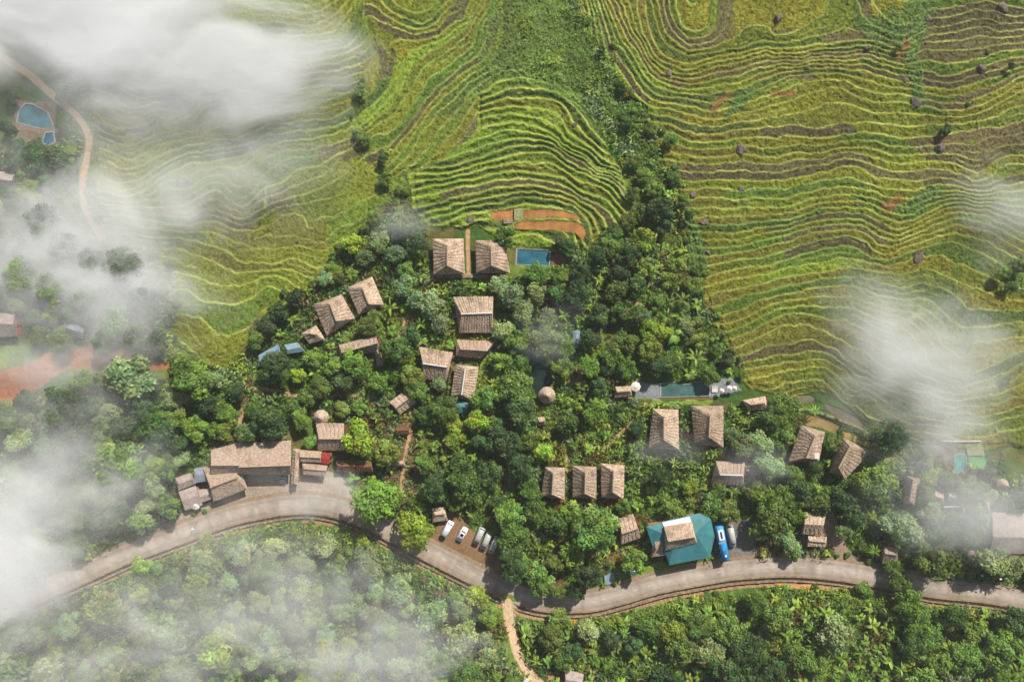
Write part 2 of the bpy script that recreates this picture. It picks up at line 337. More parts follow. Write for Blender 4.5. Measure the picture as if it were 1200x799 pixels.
for c, hw, colr, sm in ((TC, 4.3, lin(190, 156, 122), 9), (LN, 5.6, lin(205, 176, 138), 5)):
    D, SG, T = polydist(c, U, V, 30); zz = along(smooth_z(c, sm), T); w = (1 - ss(hw, hw + 10, D)) * (D < 1e8)
    Z = np.where(D < 1e8, Z * (1 - w) + zz * w, Z); veg &= ~(D < hw + 1)
    m = (1 - ss(hw - 1.0, hw + .8, D + .8 * n2)); COL = COL * (1 - m[..., None]) + (np.array(colr) * (.86 + .2 * RS.rand(*U.shape) + .12 * n2)[..., None]) * m[..., None]
for q in FOOT:
    D, SG, T = polydist(catmull(q, 4), U, V, 14); m = 1 - ss(1.6, 3.0, D + .5 * n2); veg &= ~(D < 2.4)
    COL = COL * (1 - m[..., None]) + (np.array(lin(176, 142, 106)) * (.8 + .3 * RS.rand(*U.shape))[..., None]) * m[..., None]
POOLS = [  # outline, surround colour
 ('swimming_pool', 'small rectangular blue swimming pool below the orange paddies', [(606.4,292),(644,293.6),(643,311),(605.6,309.6)], lin(50,98,114), 'small blue pool'),
 ('swimming_pool', 'large green-blue swimming pool with a wavy upper edge and grey decks', [(775,449),(791.5,448),(799,451),(807,450.5),(812,448),(831,448),(831,463.5),(775,465)], lin(70,100,94), 'wavy-edged pool'),
 ('swimming_pool', 'large blue pool beside the dirt track under the mist', [(30,122),(38,123),(55,132),(62,148),(58,153),(20,143),(23,129)], lin(72,112,122), 'pool beside the dirt track'),
 ('swimming_pool', 'small oval blue pool below the large pool by the track', [(53,156),(62,155),(63.5,166),(56,170),(50,167)], lin(42,90,120), ''),
 ('swimming_pool', 'little turquoise pool with white rim beside the green lawn', [(1119,534),(1126,532),(1132,534),(1132,553),(1119,553)], lin(50,150,140), 'turquoise pool'),
]
PZ = []
for nm, lb, p, c, *_ in PONDS + POOLS:
    cu, cv = np.mean(np.array(p), 0); z = float(ground(cu, cv))
    if nm == 'fish_pond': z = float(np.median(ground(np.array(p)[:, 0], np.array(p)[:, 1]))) - .2
    PZ.append(z); level(grow(p, 3), z, 5); mm = inside(p, U, V); Z[mm] = z - .9
    veg &= ~inside(grow(p, 4), U, V)
veg &= ~inside([(745,444),(772,444),(835,440),(862,440),(872,460),(836,476),(745,476)], U, V)
m = inside([(831,444),(858,443),(869,457),(835,466),(831,466)], U, V) | inside([(748,450),(774,449),(774,466),(748,462)], U, V)
COL[m] = np.array(lin(128, 132, 134)) * (.85 + .3 * RS.rand(m.sum()))[:, None]; level([(745,446),(862,442),(870,458),(836,468),(745,467)], PZ[len(PONDS) + 1] - .02, 4)
Z[inside(POOLS[1][2], U, V)] = PZ[len(PONDS) + 1] - .9
# ------------------------------------------------------------------ materials
def new_mat(name):
    m = bpy.data.materials.new(name); m.use_nodes = True; nt = m.node_tree; nt.nodes.clear()
    o = nt.nodes.new('ShaderNodeOutputMaterial'); return m, nt, o
def N(nt, t, **kw):
    n = nt.nodes.new(t)
    for k, v in kw.items():
        if k in n.inputs.keys(): n.inputs[k].default_value = v
        else: setattr(n, k, v)
    return n
def mixc(nt, a, b, fac, mode='MIX'):
    m = nt.nodes.new('ShaderNodeMix'); m.data_type = 'RGBA'; m.blend_type = mode
    for s, v in (('A', a), ('B', b)):
        i = [x for x in m.inputs if x.name == s and x.type == 'RGBA'][0]
        if hasattr(v, 'links') or hasattr(v, 'is_linked'): nt.links.new(v, i)
        else: i.default_value = (*v, 1) if len(v) == 3 else v
    f = [x for x in m.inputs if x.name == 'Factor' and x.type == 'VALUE'][0]
    if hasattr(fac, 'is_linked'): nt.links.new(fac, f)
    else: f.default_value = fac
    return [x for x in m.outputs if x.type == 'RGBA'][0]
def ramp(nt, src, a, b):
    r = N(nt, 'ShaderNodeMapRange'); r.inputs['From Min'].default_value = a; r.inputs['From Max'].default_value = b; nt.links.new(src, r.inputs['Value']); return r.outputs['Result']
def mat(name, c1, c2=None, rough=.85, scale=3.0, spec=.2, bump=.0, metal=0., stretch=None, attr=False, rand=.0, edge=(.35, .65), stain=None):
    m, nt, o = new_mat(name)
    b = N(nt, 'ShaderNodeBsdfPrincipled'); b.inputs['Roughness'].default_value = rough; b.inputs['Specular IOR Level'].default_value = spec; b.inputs['Metallic'].default_value = metal
    tc = N(nt, 'ShaderNodeTexCoord'); vec = tc.outputs['Object']
    if stretch:
        mp = N(nt, 'ShaderNodeMapping'); mp.inputs['Scale'].default_value = stretch; nt.links.new(vec, mp.inputs['Vector']); vec = mp.outputs['Vector']
    nz = N(nt, 'ShaderNodeTexNoise'); nz.inputs['Scale'].default_value = scale; nz.inputs['Detail'].default_value = 6; nz.inputs['Roughness'].default_value = .65; nt.links.new(vec, nz.inputs['Vector'])
    if attr:
        a = N(nt, 'ShaderNodeAttribute', attribute_name='Col'); g = ramp(nt, nz.outputs['Fac'], .25, .75)
        gg = N(nt, 'ShaderNodeMapRange'); gg.inputs['To Min'].default_value = 1 - attr; gg.inputs['To Max'].default_value = 1 + attr; nt.links.new(g, gg.inputs['Value'])
        col = mixc(nt, a.outputs['Color'], gg.outputs['Result'], 1.0, 'MULTIPLY')
    else:
        col = mixc(nt, c1, c2 or c1, ramp(nt, nz.outputs['Fac'], *edge))
    if stain:
        n3_ = N(nt, 'ShaderNodeTexNoise'); n3_.inputs['Scale'].default_value = stain[0]; n3_.inputs['Detail'].default_value = 5; nt.links.new(tc.outputs['Object'], n3_.inputs['Vector']); col = mixc(nt, col, mixc(nt, col, stain[1], 1.0, 'MULTIPLY'), ramp(nt, n3_.outputs['Fac'], .45, .68))
    if rand:
        oi = N(nt, 'ShaderNodeObjectInfo'); mr = N(nt, 'ShaderNodeMapRange'); mr.inputs['To Min'].default_value = 1 - rand; mr.inputs['To Max'].default_value = 1 + rand
        nt.links.new(oi.outputs['Random'], mr.inputs['Value']); col = mixc(nt, col, mr.outputs['Result'], 1.0, 'MULTIPLY')
    nt.links.new(col, b.inputs['Base Color'])
    if bump:
        bp = N(nt, 'ShaderNodeBump'); bp.inputs['Strength'].default_value = bump; bp.inputs['Distance'].default_value = .1; nt.links.new(nz.outputs['Fac'], bp.inputs['Height']); nt.links.new(bp.outputs['Normal'], b.inputs['Normal'])
    nt.links.new(b.outputs[0], o.inputs['Surface']); return m
def leaf_mat(name, trans=.17):
    m, nt, o = new_mat(name)
    a = N(nt, 'ShaderNodeAttribute', attribute_name='Col'); oi = N(nt, 'ShaderNodeObjectInfo')
    c = mixc(nt, a.outputs['Color'], oi.outputs['Color'], 1.0, 'MULTIPLY')
    d = N(nt, 'ShaderNodeBsdfPrincipled'); d.inputs['Roughness'].default_value = .55; d.inputs['Specular IOR Level'].default_value = .25; nt.links.new(c, d.inputs['Base Color'])
    tr = N(nt, 'ShaderNodeBsdfTranslucent'); c2 = mixc(nt, c, (1.25, 1.25, .6), 1.0, 'MULTIPLY'); nt.links.new(c2, tr.inputs['Color'])
    mx = N(nt, 'ShaderNodeMixShader'); mx.inputs[0].default_value = trans; nt.links.new(d.outputs[0], mx.inputs[1]); nt.links.new(tr.outputs[0], mx.inputs[2])
    nt.links.new(mx.outputs[0], o.inputs['Surface']); return m
M = {}
M['ground'] = mat('terrain', None, attr=.28, scale=1.6, rough=.95, spec=.1, bump=.5)
M['leaf'] = leaf_mat('leaves'); M['weed'] = leaf_mat('weeds', .25)
M['bark'] = mat('bark', lin(92,76,60), lin(60,50,40), rand=.2)
M['thatch'] = mat('thatch', lin(206,182,158), lin(142,121,103), scale=2.2, rough=.95, spec=.05, bump=.6, rand=.16, stain=(.38, (.56, .57, .52)))
M['thatch_pale'] = mat('pale_thatch', lin(188,166,146), lin(146,124,106), scale=1.8, rough=.95, spec=.05, bump=.6, rand=.06, stain=(.3, (.72, .7, .66)))
M['ridge'] = mat('ridge_thatch', lin(188,166,146), lin(140,120,102), scale=3, rough=.95, bump=.4)
M['white'] = mat('white_sheet', lin(225,222,216), lin(196,192,186), scale=2, rough=.6)
M['wood'] = mat('wood', lin(134,98,70), lin(84,60,44), scale=2, stretch=(1, 6, 1), rough=.8, rand=.12)
M['darkwood'] = mat('dark_wood', lin(78,58,46), lin(52,40,32), scale=2, rough=.8)
M['mud'] = mat('mud_wall', lin(172,136,104), lin(134,104,80), scale=1.4, rand=.1)
M['redwall'] = mat('red_wall', lin(150,62,48), lin(110,44,36), scale=2)
M['teal'] = mat('teal_metal', lin(54,110,113), lin(72,134,138), scale=.5, rough=.45, spec=.4, edge=(.3, .8), stain=(.22, (.68, .74, .74)))
M['greyroof'] = mat('grey_metal', lin(150,156,164), lin(116,120,128), scale=1.2, rough=.5, spec=.4)
M['blueroof'] = mat('blue_grey_metal', lin(132,156,166), lin(108,132,142), scale=1.0, rough=.5, spec=.4)
M['pinkroof'] = mat('weathered_sheet', lin(176,160,150), lin(146,130,122), scale=1.0, rough=.7)
M['redroof'] = mat('red_sheet', lin(158,54,50), lin(132,44,42), scale=1, rough=.6)
M['asphalt'] = mat('road_surface', None, attr=.14, scale=.5, rough=.9, bump=.15, stain=(.16, (.80, .78, .76)))
M['concrete'] = mat('concrete', lin(168,147,122), lin(104,87,68), scale=1.1, rough=.9, bump=.2)
M['line'] = mat('road_paint', lin(214,208,196), lin(178,166,150), scale=3)
M['tile'] = mat('pool_tile', lin(170,170,165), lin(130,130,128), scale=4, rough=.6)
M['rock'] = mat('rock', lin(128,112,100), lin(76,66,60), scale=1.8, rough=.9, bump=.8, rand=.2)
M['glass'] = mat('vehicle_glass', lin(24,28,34), rough=.08, spec=.6)
M['tyre'] = mat('tyre', lin(28,28,28), rough=.9); M['rim'] = mat('rim', lin(150,150,150), rough=.3, metal=.8)
M['lamp'] = mat('lamp_glass', lin(230,230,220), rough=.2, spec=.6)
M['carwhite'] = mat('white_paint', lin(226,228,230), lin(214,216,220), scale=.8, rough=.3, spec=.5)
M['cargrey'] = mat('grey_paint', lin(188,188,184), lin(170,168,162), scale=.8, rough=.4, spec=.5)
M['carsilver'] = mat('silver_paint', lin(168,176,184), lin(150,158,168), scale=.8, rough=.3, spec=.5)
M['busblue'] = mat('blue_paint', lin(52,142,204), lin(66,160,216), scale=.7, rough=.35, spec=.5)
M['canvas'] = mat('white_canvas', lin(226,214,202), lin(204,190,178), scale=2, rough=.8)
M['moss'] = mat('mossy_wall', lin(164,158,120), lin(110,122,66), scale=1.6, rough=.95, bump=.4)
M['yellow'] = mat('yellow_paint', lin(214,186,90)); M['pink'] = mat('pink_paint', lin(206,96,96), lin(180,80,84))
def water(name, c, rough=.12):
    m, nt, o = new_mat(name); b = N(nt, 'ShaderNodeBsdfPrincipled'); b.inputs['Roughness'].default_value = rough; b.inputs['IOR'].default_value = 1.33; b.inputs['Specular IOR Level'].default_value = .5
    nz = N(nt, 'ShaderNodeTexNoise'); nz.inputs['Scale'].default_value = .35; nz.inputs['Detail'].default_value = 4; tc = N(nt, 'ShaderNodeTexCoord'); nt.links.new(tc.outputs['Object'], nz.inputs['Vector'])
    nt.links.new(mixc(nt, tuple(x * .66 for x in c), tuple(x * 1.3 for x in c), ramp(nt, nz.outputs['Fac'], .3, .7)), b.inputs['Base Color'])
    n2 = N(nt, 'ShaderNodeTexNoise'); n2.inputs['Scale'].default_value = 2.5; bp = N(nt, 'ShaderNodeBump'); bp.inputs['Strength'].default_value = .12; nt.links.new(tc.outputs['Object'], n2.inputs['Vector']); nt.links.new(n2.outputs['Fac'], bp.inputs['Height']); nt.links.new(bp.outputs['Normal'], b.inputs['Normal'])
    nt.links.new(b.outputs[0], o.inputs['Surface']); return m
WM = {'mud': water('muddy_water', lin(158,108,56), .5), 'tan': water('tan_water', lin(160,134,84), .3), 'grey': water('grey_water', lin(120,112,88), .3), 'dark': water('dark_water', lin(34,52,44), .1)}
# ------------------------------------------------------------------ mesh helpers
def mesh(name, verts, faces, colors=None, smooth=False):
    me = bpy.data.meshes.new(name); v = np.asarray(verts, np.float32)
    if isinstance(faces, np.ndarray):
        k = faces.shape[1]; me.vertices.add(len(v)); me.vertices.foreach_set('co', v.ravel()); me.loops.add(faces.size); me.loops.foreach_set('vertex_index', faces.astype(np.int32).ravel())
        me.polygons.add(len(faces)); me.polygons.foreach_set('loop_start', np.arange(0, faces.size, k, dtype=np.int32)); me.update(calc_edges=True)
    else:
        me.from_pydata([tuple(map(float, p)) for p in v], [], [tuple(map(int, f)) for f in faces]); me.update()
    if colors is not None:
        at = me.color_attributes.new('Col', 'FLOAT_COLOR', 'POINT'); c = np.ones((len(v), 4), np.float32); c[:, :3] = colors; at.data.foreach_set('color', c.ravel())
    if smooth: me.polygons.foreach_set('use_smooth', np.ones(len(me.polygons), bool))
    return me
def tag(o, label=None, cat=None, group=None, kind=None):
    for k, v in (('label', label), ('category', cat), ('group', group), ('kind', kind)):
        if v: o[k] = v
    return o
def link(name, me, m=None, parent=None, base=None):
    o = bpy.data.objects.new(name, me); C.objects.link(o)
    if m is not None and me is not None and not me.materials: me.materials.append(m)
    if parent is not None: o.parent = parent
    return o
def thing(name, loc, label, cat, group=None, rot=0.0):
    o = bpy.data.objects.new(name, None); o.empty_display_size = .5; C.objects.link(o); o.location = loc; o.rotation_euler = (0, 0, rot); return tag(o, label, cat, group)
def put(name, vf, m, parent, smooth=False):
    """world-space verts under a thing (unrotated parents)"""
    v, f = vf; p = parent; off = np.zeros(3)
    while p is not None: off += np.array(p.location); p = p.parent
    return link(name, mesh(name, np.asarray(v, float) - off, f, smooth=smooth), m, parent)
def box(cx, cy, cz, lx, ly, lz, top=(1, 1), bev=0.0, seg=2):
    bm = bmesh.new(); bmesh.ops.create_cube(bm, size=1)
    for v in bm.verts:
        k = top if v.co.z > 0 else (1, 1); v.co = Vector((v.co.x * lx * k[0] + cx, v.co.y * ly * k[1] + cy, v.co.z * lz + cz))
    if bev: bmesh.ops.bevel(bm, geom=bm.edges[:], offset=bev, segments=seg, affect='EDGES', clamp_overlap=True)
    bm.verts.index_update(); r = ([tuple(v.co) for v in bm.verts], [[v.index for v in f.verts] for f in bm.faces]); bm.free(); return r
def join(*vfs):
    V_, F_ = [], []
    for v, f in vfs:
        n = len(V_); V_ += [tuple(p) for p in v]; F_ += [[i + n for i in q] for q in f]
    return V_, F_
def prism(poly, z0, z1):
    n = len(poly); v = [(x, y, z0) for x, y in poly] + [(x, y, z1) for x, y in poly]
    f = [[i, (i + 1) % n, n + (i + 1) % n, n + i] for i in range(n)] + [list(range(n))[::-1], list(range(n, 2 * n))]
    return v, f
def tube(pts, rad, n=7):
    v, f = [], []; P = [Vector(p) for p in pts]
    for i, p in enumerate(P):
        d = (P[min(i + 1, len(P) - 1)] - P[max(i - 1, 0)]).normalized(); a = d.orthogonal().normalized(); b = d.cross(a); r = rad[i] if hasattr(rad, '__len__') else rad
        v += [tuple(p + (a * math.cos(2 * math.pi * k / n) + b * math.sin(2 * math.pi * k / n)) * r) for k in range(n)]
    for i in range(len(P) - 1):
        f += [[i * n + k, i * n + (k + 1) % n, (i + 1) * n + (k + 1) % n, (i + 1) * n + k] for k in range(n)]
    f += [list(range(n))[::-1], [(len(P) - 1) * n + k for k in range(n)]]; return v, f
def ribbon(name, c, offs, zs, m, kind='structure', label=None, cat=None, cols=None):
    """cross-section [(offset, dz)...] swept along a map line"""
    t = np.gradient(c, axis=0); t /= np.linalg.norm(t, axis=1)[:, None]; nrm = np.c_[-t[:, 1], t[:, 0]]
    v, f, k = [], [], len(offs)
    for i in range(len(c)):
        for o, dz in offs:
            v.append(W(c[i, 0] + nrm[i, 0] * o, c[i, 1] + nrm[i, 1] * o, zs[i] + dz))
    for i in range(len(c) - 1):
        f += [[i * k + j, i * k + j + 1, (i + 1) * k + j + 1, (i + 1) * k + j] for j in range(k - 1)]
    return tag(link(name, mesh(name, v, f, cols), m), label, cat, None, kind)
# ------------------------------------------------------------------ ground sheet, road, water
k = (H - Z) / H
co = np.stack([(U - 600) * S * k, (399.5 - V) * S * k, Z], -1).reshape(-1, 3)
nv, nu = U.shape; idx = np.arange(nv * nu).reshape(nv, nu)
quads = np.stack([idx[:-1, :-1], idx[1:, :-1], idx[1:, 1:], idx[:-1, 1:]], -1).reshape(-1, 4)
tag(link('terrain', mesh('terrain', co, quads, COL.reshape(-1, 3), smooth=True), M['ground']), 'terraced hillside with olive and brown rice fields and village ground', 'ground', None, 'structure')
RO = [(-RW, -.02), (-RW * .86, -.01), (-RW * .6, .015), (-RW * .38, .03), (0, .05), (RW * .38, .03), (RW * .6, .015), (RW * .84, -.01), (RW, -.02)]
RK = np.array([lin(150,126,100), lin(166,150,132), lin(154,140,126), lin(170,156,141), lin(176,162,147), lin(168,154,139), lin(152,138,124), lin(162,143,122), lin(140,114,90)])
ri = np.arange(len(RC)); rc = RK[None] * (1 + .10 * vn(ri * 1.0, ri * 0.0, 9, 3) + .06 * RS.randn(len(RC)))[:, None, None] * (1 + .05 * RS.randn(len(RC), 9))[..., None]
tag(ribbon('road', RC, RO, RZ, M['asphalt'], cols=rc.reshape(-1, 3)), 'tan grey concrete road winding through the village', 'road')
ribbon('drainage_ditch', RC, [(RW - .4, .04), (RW + .9, .04), (RW + 1.0, -.95), (RW + 4.0, -.95), (RW + 4.2, .12), (RW + 6.2, .12), (RW + 6.4, -.2)], RZ, M['concrete'], label='concrete ditch with pale kerb along the lower side of the road', cat='ditch')
v, f = [], []
acc = 0
for i in range(1, len(RC) - 1):
    acc += np.linalg.norm(RC[i] - RC[i - 1])
    if acc > 17 and RC[i][0] > 500:
        acc = 0; t = (RC[i + 1] - RC[i - 1]); t /= np.linalg.norm(t); nn = np.array([-t[1], t[0]]); c0 = RC[i]
        q = [c0 + t * a + nn * b for a, b in ((-3, -.32), (3, -.32), (3, .32), (-3, .32))]
        n = len(v); v += [W(p[0], p[1], RZ[i] + .075) for p in q]; f.append([n + 3, n + 2, n + 1, n])
tag(link('road_markings', mesh('road_markings', v, f), M['line']), 'faded white dashed line along the road', 'road marking', None, 'structure')
for i, (nm, lb, p, c) in enumerate(PONDS):
    v = [W(a, b, PZ[i] - .12) for a, b in grow(p, 1.5)]
    tag(link('water', mesh('water', v, [list(range(len(v)))[::-1]]), WM[c]), lb, nm.replace('_', ' '), None, 'structure')
for i, (nm, lb, p, c, *_) in enumerate(POOLS):
    z = PZ[len(PONDS) + i]; cu, cv = np.mean(np.array(p), 0); t = thing('swimming_pool', W(cu, cv, z), lb, 'swimming pool')
    q = [W(a, b, z - .12) for a, b in p]; n = len(q)
    wm = water('pool_water', c); put('water', (q, [list(range(n))[::-1]]), wm, t)
    bz = [W(a, b, z - .85) for a, b in grow(p, -.4)]; put('basin', ([(x, y, z - .86) for x, y, _ in q] + q, [list(range(n))[::-1]] + [[j, (j + 1) % n, n + (j + 1) % n, n + j] for j in range(n)]), M['tile'], t)
    o1 = [W(a, b, z + .10) for a, b in p]; o2 = [W(a, b, z + .10) for a, b in grow(p, 1.7)]; o3 = [(x, y, z - .6) for x, y, _ in o2]; o0 = [(x, y, z - .3) for x, y, _ in o1]
    vv = o0 + o1 + o2 + o3; ff = []
    for j in range(n):
        e = (j + 1) % n
        for a in range(3): ff.append([a * n + j, (a + 1) * n + j, (a + 1) * n + e, a * n + e])
    put('coping', (vv, ff), M['tile'], t)
    if i == 1:
        dk = [W(a, b, z + .06) for a, b in ((768, 466.2), (834, 466), (834.5, 469.8), (768, 469.8))]; put('wooden_deck', prism([(x, y) for x, y, _ in dk], z - .5, z + .06), M['wood'], t)
        for uu in (833.5, 835.8, 838):
            x, y, _ = W(uu + 1.5, 456, z); put('sun_lounger_pad', join(box(x, y, z + .25, .6, 1.8, .12, bev=.04), box(x, y + .75, z + .4, .6, .35, .2, bev=.05)), M['canvas'], t)
# ------------------------------------------------------------------ houses
def P3(p, z): return np.array(W(p[0], p[1], z))
def slope_grid(P00, P10, P11, P01, res, course, rib, seed, amp=1.0):
    a, b = max(np.linalg.norm(P10 - P00), np.linalg.norm(P11 - P01)), max(np.linalg.norm(P01 - P00), np.linalg.norm(P11 - P10))
    ns, nt_ = max(4, int(a / res)), max(4, int(b / res)); s, t = np.meshgrid(np.linspace(0, 1, ns + 1), np.linspace(0, 1, nt_ + 1))
    B = P00 + (P10 - P00) * s[..., None]; T_ = P01 + (P11 - P01) * s[..., None]; P = B + (T_ - B) * t[..., None]
    nrm = np.cross(P10 - P00, P01 - P00) if np.linalg.norm(P01 - P00) > 1e-3 else np.cross(P10 - P00, P11 - P00); nrm /= np.linalg.norm(nrm); nrm = nrm if nrm[2] > 0 else -nrm
    r = np.random.RandomState(seed); e = np.minimum(np.minimum(s, 1 - s) * a, np.minimum(t + .02, 1 - t) * b); w = np.clip(e / .35, 0, 1)
    q = t * b / course + .15 * np.interp(s, np.linspace(0, 1, 9), r.rand(9)); d = .035 * (1 - (q - np.floor(q))) + .04 * r.randn(*s.shape)
    if rib:
        y = s * a / rib + .10 * np.interp(t, np.linspace(0, 1, 6), r.randn(6)); g = np.abs(y - np.floor(y) - .5) * rib; d = d - .22 * np.exp(-((rib * .5 - g) / .12) ** 2) * np.interp(s * 7.3 % 1, [0, .5, 1], [.6, 1.2, .6])
    P = P + nrm * (d * w * amp)[..., None]
    eave = (t == 0) & (s > .01) & (s < .99); P[eave] += np.c_[np.zeros((eave.sum(), 2)), -.12 * r.rand(eave.sum())]
    i = np.arange(s.size).reshape(s.shape); F = np.stack([i[:-1, :-1], i[:-1, 1:], i[1:, 1:], i[1:, :-1]], -1).reshape(-1, 4)
    return P.reshape(-1, 3), F, P[0]
def weld(parts):
    key, V_, F_ = {}, [], []
    for P, F in parts:
        m = []
        for p in P:
            k = (round(p[0], 2), round(p[1], 2), round(p[2], 2))
            if k not in key: key[k] = len(V_); V_.append(tuple(p))
            m.append(key[k])
        for f in F:
            g = []
            for i in f:
                if m[i] not in g: g.append(m[i])
            if len(g) > 2: F_.append(g)
    return V_, F_
LAND = []    # (name for labels, u, v)
BLOCK = []   # outlines nothing may grow through
hn = [0]
def roof_mesh(c4, r2, course, rib, res=.2, thick=.24, amp=1.0):
    A, B, Cc, D = c4; R0, R1 = r2; hn[0] += 5
    g = [slope_grid(A, B, R0, R0, res, course, 0, hn[0], amp), slope_grid(B, Cc, R1, R0, res, course, rib, hn[0] + 1, amp), slope_grid(Cc, D, R1, R1, res, course, 0, hn[0] + 2, amp), slope_grid(D, A, R0, R1, res, course, rib, hn[0] + 3, amp)]
    parts = [(x[0], x[1]) for x in g]
    ev = np.concatenate([x[2][:-1] for x in g]); lo = ev.copy(); lo[:, 2] -= thick; n = len(ev); ct = np.mean(lo, 0)
    parts.append((np.r_[ev, lo, [ct]], [[j, (j + 1) % n, n + (j + 1) % n, n + j] for j in range(n)] + [[n + (j + 1) % n, 2 * n, n + j] for j in range(n)]))
    return weld(parts)
def house(label, short, c4, r2, he=2.7, hr=6.2, m='thatch', wall='mud', course=.62, rib=1.25, cap='ridge', door=2, deck=True, name='thatched_house', cat='house', group=None, shrink=.84, base=None, chim=None, amp=1.0, parts=True, dext=1.5, dmat='wood'):
    cu, cv = np.mean(np.array(c4), 0); gz = float(ground(cu, cv)) if base is None else base
    t = thing(name, W(cu, cv, gz), label, cat, group)
    BLOCK.append(c4)
    if short: LAND.append((short, cu, cv))
    c = [P3(p, gz + he) for p in c4]; r = [P3(p, gz + hr) for p in r2]
    rf = put('roof', roof_mesh(c, r, course, rib, amp=amp), M[m], t)
    if cap:
        d = r[1] - r[0]; pts = [r[0] + d * q + np.array([0, 0, .06 + .05 * rnd.random()]) for q in np.linspace(-.02, 1.02, 9)]
        put('ridge_cap', tube(pts, .24 if cap == 'ridge' else .2, 6), M[cap], rf)
    ct = np.mean(c, 0); q = [(p[:2] - ct[:2]) * shrink + ct[:2] for p in c]
    area = sum(q[i][0] * q[(i + 1) % 4][1] - q[(i + 1) % 4][0] * q[i][1] for i in range(4))
    qq = q if area > 0 else q[::-1]
    zf = gz + (.5 if deck else 0)
    put('wall', prism(qq, gz - .8, gz + he - .28), M[wall], t)
    if not parts: return t
    def onwall(i, s, w, h, z0, nm, mm, th=.07):
        a, b = q[i % 4], q[(i + 1) % 4]; d = b - a; L = np.linalg.norm(d); d /= L; n = np.array([d[1], -d[0]]); mid = a + d * L * s
        if np.dot(n, mid - ct[:2]) < 0: n = -n
        P = [mid - d * w / 2, mid + d * w / 2, mid + d * w / 2 + n * th, mid - d * w / 2 + n * th]
        ar = sum(P[j][0] * P[(j + 1) % 4][1] - P[(j + 1) % 4][0] * P[j][1] for j in range(4))
        return put(nm, prism(P if ar > 0 else P[::-1], z0, z0 + h), mm, t), mid, n, d
    o, mid, n, d = onwall(door, .5, 1.0, min(1.95, he - .75), zf - .05, 'door', M['darkwood'])
    put('handle', box(*(mid + d * .35 + n * .1), zf + .9, .08, .08, .12), M['rim'], o)
    for s in (door + 1, door + 3):
        onwall(s, .5, 1.2, .8, zf + .6, 'window', M['glass'])
    if deck:
        a, b = q[door % 4], q[(door + 1) % 4]; L = np.linalg.norm(b - a) * .5
        P = [mid - d * L, mid + d * L, mid + d * L + n * dext, mid - d * L + n * dext]; ar = sum(P[j][0] * P[(j + 1) % 4][1] - P[(j + 1) % 4][0] * P[j][1] for j in range(4))
        put('deck', prism(P if ar > 0 else P[::-1], gz + .32, zf - .06), M[dmat], t)
        for p in (P[2] - n * .1 - d * .1, P[3] - n * .1 + d * .1): put('post', box(p[0], p[1], gz + he / 2 - .4, .14, .14, he + .7), M['wood'], t)
    if chim:
        x, y, z = P3(chim, gz + he + 1.0); put('dormer', box(x, y, z, 1.5, 1.5, 1.6, bev=.05), M['canvas'], t)
    return t
def E(a, b, w0, w1=None):
    """eave corners from two end points of the long axis and half widths"""
    a, b = np.array(a, float), np.array(b, float); d = (b - a) / np.linalg.norm(b - a); n = np.array([-d[1], d[0]]); w1 = w1 or w0
    return [tuple(a + n * w0), tuple(a - n * w0), tuple(b - n * w1), tuple(b + n * w1)]
house('outer thatched bungalow of the upper pair, sunlit upper hip and fog beside it', 'outer bungalow of the upper pair', [(507,280),(543,279.5),(545,321),(508,322)], [(524,289),(524,311)])
house('thatched bungalow next to the small pool, its right side shaded by a tree', 'bungalow beside the small pool', [(557,282),(590,281),(598,320),(558,320)], [(575.5,290),(576,311)])
house('grey thatched house with pale flat ridge and dark lower slope', 'house with the pale flat ridge', [(538,390),(531,348),(578,347),(577,390)], [(541,368),(576,367)], he=2.6, hr=5.6, cap='white', rib=.8)
house('tilted thatched house at the outer edge of the trees, broad sunlit slope', 'sunlit tilted house', [(367,357),(400,345),(416,373),(383,394)], [(387,357),(394,376)], he=2.5, hr=5.6)
house('tilted brown thatched house tucked against its twin, mostly shaded', 'shaded tilted house', [(407,337),(436,324),(450,357),(420,369)], [(425,338),(432,356)], he=2.5, hr=5.6)
house('small square thatched shelter below the tilted house', 'small square shelter', [(353,391),(370,381),(381,398),(363,403)], [(364,391),(370,392)], he=2, hr=3.8, deck=False, name='thatched_shelter', cat='shelter', group=None)
house('long pale thatched roof half hidden under round trees', 'half hidden long roof', [(398,421),(397,404),(440,393),(446,411)], [(401,413),(442,402)], he=2.4, hr=4.6, m='thatch_pale')
house('narrow pale roofed entry hut at the end of the half hidden long roof', '', [(438,409),(446,407),(449,428),(442,430)], [(442,410),(446,427)], he=2.0, hr=3.2, m='thatch_pale', deck=False, name='entry_hut', cat='hut')
house('thatched house with white metal ridge in the middle of the village', 'house with the white ridge', [(496,444),(491,406),(531,413),(523,447)], [(496,426),(523,430)], he=2.7, hr=5.6, cap='white')
house('ribbed thatched house standing upright with bright ridge above the teal awning', 'ribbed bright-ridged house', [(534,427),(561,430),(555,470),(528,464)], [(545,433),(541,462)], he=2.8, hr=6.0, cap='white', rib=.9)
house('low reddish thatched roof joined to the top of the ribbed house', '', [(534,417),(535,398),(580,400),(564,420)], [(540,409),(571,411)], he=2.4, hr=4.2, deck=False, m='thatch_pale')
house('small brown thatched hut alone among trees above the walkway', 'lone brown hut', [(469,486),(456,471),(474,458),(488,471)], [(464,478),(481,465)], he=2.2, hr=4.2, name='thatched_hut', cat='hut')
house('pale thatched house below the round hut, half under a big tree', 'house below the round hut', [(372,528),(370,495),(403,496),(403,528)], [(374,514),(402,514)], he=2.6, hr=5.4, m='thatch_pale')
yz = float(ground(310, 575))
